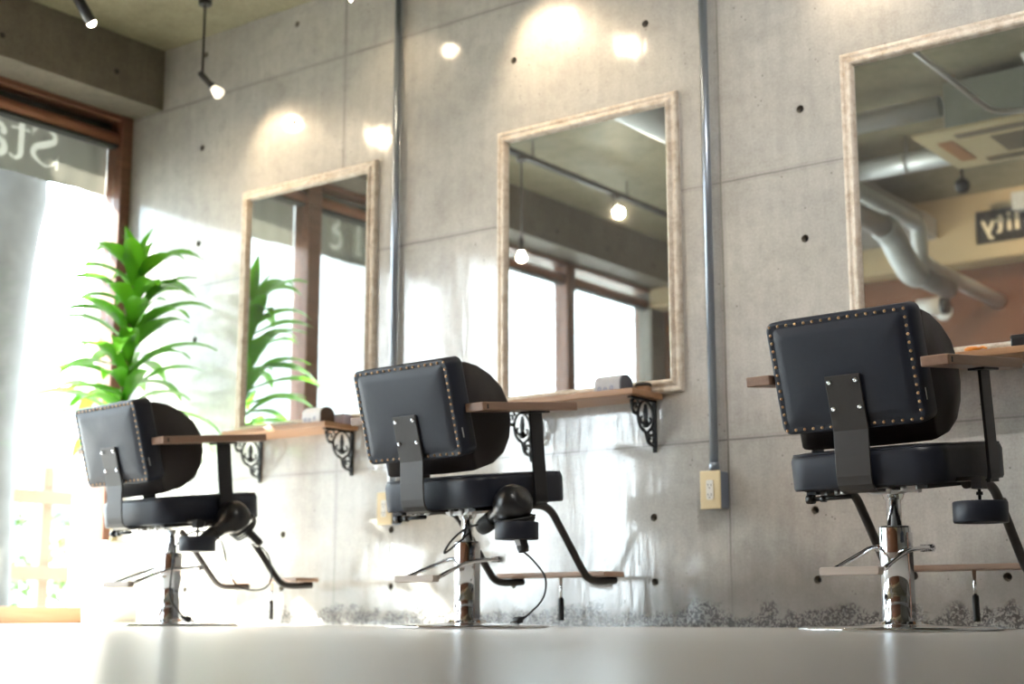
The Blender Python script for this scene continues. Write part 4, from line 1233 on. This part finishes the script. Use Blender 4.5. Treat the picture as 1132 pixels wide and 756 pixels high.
# ------------------------------------------------------------------ outside the windows
def tree(x, y, edge, label, hgt=4.6, seedv=3, crown=()):
    root = thing('street_tree', label, 'tree', (x, y, -0.06), 0, 'grey street trees outside')
    rnd = random.Random(seedv); rings = []; nz = 26
    for i in range(nz+1):
        z = hgt*i/nz; dx, r = edge(z)
        rings.append([(r*math.cos(2*PI*k/28)*(1+0.04*math.sin(3*2*PI*k/28+z*2)), dx + r*math.sin(2*PI*k/28)*(1+0.03*math.sin(5*2*PI*k/28+z)), z) for k in range(28)])
    m = MB(); m.loft(rings); m.build('trunk', M_bark, root)
    m = MB()
    for k in range(5):
        a = k*1.3; m.tube(smooth_path([(0, 0, hgt-0.15), (math.cos(a)*0.4, math.sin(a)*0.4, hgt+0.5), (math.cos(a)*0.9, math.sin(a)*0.9, hgt+1.3)], 5), [0.16, 0.15, 0.14, 0.13, 0.12, 0.11, 0.10, 0.09, 0.08, 0.06, 0.04], 10)
    lf = MB()
    for cy0, cz0, cr in crown:
        m.tube(smooth_path([(0, 0, hgt-1.2), (-0.05, cy0*0.5, cz0-0.25), (0, cy0, cz0)], 5), [0.05-0.004*k for k in range(11)], 8)
        for k in range(int(1500*cr)):
            u = Vector((rnd.gauss(0, 1), rnd.gauss(0, 1), rnd.gauss(0, 1))).normalized()*rnd.uniform(0.1, 1.0)*cr
            a = Euler((rnd.uniform(-1, 1), rnd.uniform(-1, 1), rnd.uniform(0, 6.28))).to_matrix().to_4x4(); a.translation = Vector((u.x, cy0+u.y, cz0+u.z)); s = rnd.uniform(0.05, 0.09)
            lf.add([(-s, 0, 0), (0, -s*0.45, s*0.1), (s*1.3, 0, 0), (0, s*0.45, s*0.1)], [(0, 1, 2, 3)], False, a)
    if crown: lf.build('foliage', M_shrub, root, recalc=False)
    m.build('branches', M_bark, root)
    return root
def edge_near(z):
    zz = z-0.06
    pts = [(-0.1, 0.63), (0.44, 0.612), (1.06, 0.585), (1.81, 0.62), (2.17, 0.645), (2.47, 0.71), (2.63, 0.68), (3.2, 0.60), (5.0, 0.5)]
    for (a, ra), (b, rb) in zip(pts, pts[1:]):
        if a <= zz <= b:
            e = ra + (rb-ra)*(zz-a)/(b-a); break
    else: e = 0.5
    r = 0.30 if zz < 2.7 else 0.30 - 0.05*(zz-2.7)
    return e - r, r
tree(-7.4, 0.0, edge_near, 'thick grey tree trunk outside the window at the left edge of the photo',
     crown=((-1.24, 3.42, 0.20), (-1.42, 3.62, 0.22), (-1.40, 3.18, 0.20), (-1.60, 3.34, 0.20)))

def fence(x, y0, y1, label):
    root = thing('timber_fence', label, 'fence', (x, (y0+y1)/2, -0.06))
    L_ = y1-y0; n = int(L_/0.42)
    first = None
    for i in range(n+1):
        if first is None:
            m = MB(); m.box(-0.04, 0.04, -0.045, 0.045, 0, 1.12); first = m.build('post', M_fence, root, bevel=0.006); o = first
        else: o = first.copy(); COL.objects.link(o)
        o.location = (0, -L_/2 + L_*i/n, 0)
    for z in (0.38, 0.90):
        MB().box(0.04, 0.075, -L_/2-0.08, L_/2+0.08, z-0.05, z+0.05).build('rail', M_fence, root, bevel=0.004)
fence(-8.8, 0.6, 4.8, 'pale timber post and rail fence outside, left of the plant')

def shrub(x, y, r, h, label, seedv):
    root = thing('garden_shrub', label, 'shrub', (x, y, -0.06), 0, 'green shrubs behind the fence')
    rnd = random.Random(seedv); lf = MB(); st = MB()
    for k in range(7):
        a = rnd.uniform(0, 2*PI); st.tube([(0, 0, 0), (math.cos(a)*r*0.5, math.sin(a)*r*0.5, h*0.75)], [0.012, 0.005], 6)
    st.build('stems', M_stem, root)
    for k in range(520):
        u = Vector((rnd.gauss(0, 1), rnd.gauss(0, 1), rnd.gauss(0, 1))).normalized()*rnd.uniform(0.55, 1.0)
        c = Vector((u.x*r, u.y*r, h*0.55 + u.z*h*0.48)); 
        if c.z < 0.03: continue
        a = Euler((rnd.uniform(-1, 1), rnd.uniform(-1, 1), rnd.uniform(0, 6.28))).to_matrix().to_4x4(); a.translation = c; s = rnd.uniform(0.03, 0.055)
        lf.add([(-s, 0, 0), (0, -s*0.5, s*0.12), (s*1.2, 0, 0), (0, s*0.5, s*0.12)], [(0, 1, 2, 3)], False, a)
    lf.build('foliage', M_shrub, root, recalc=False)
shrub(-9.5, 1.95, 0.42, 0.95, 'round green shrub behind the fence, left of the planter', 1)
shrub(-9.7, 2.9, 0.45, 1.0, 'green shrub behind the fence, hidden mostly by the plant and chair', 2)
shrub(-9.5, 1.05, 0.40, 0.9, 'green shrub behind the fence, beside the tree trunk', 4)

gw = MB(); gw.box(-9.5, -9.3, -6.0, -3.15, -0.06, 3.75); gw.box(-9.54, -9.26, -6.04, -3.11, 3.75, 3.83)  # added wall that dims the sky beyond the first two windows
tag(gw.build('sky_screen_wall', plain('pale_blue_render', (0.60, 0.65, 0.70), 0.8, var=0.04, vscale=2), bevel=0.01), 'pale wall added outside to screen the bright sky, blurred in the leftmost mirror', 'wall')
hs = thing('pale_house', 'pale house with bluish windows across the street', 'house', (-16.5, 7.0, -0.06))
MB().box(-2.0, 0.0, -5.0, 5.0, 0, 3.0).build('house_wall', M_house, hs)
MB().prism([(-2.3, 3.0), (0.3, 3.0), (-1.0, 3.8)], -5.2, 5.2).build('roof', M_house, hs)
w0 = None
for y in (-3.2, -1.6, -0.5, 0.5, 1.8, 3.2):
    if w0 is None:
        m = MB(); m.box(0.0, 0.03, -0.36, 0.36, 1.2, 1.95); w0 = m.build('window', M_housewin, hs); o = w0
    else: o = w0.copy(); COL.objects.link(o)
    o.location = (0, y, 0)
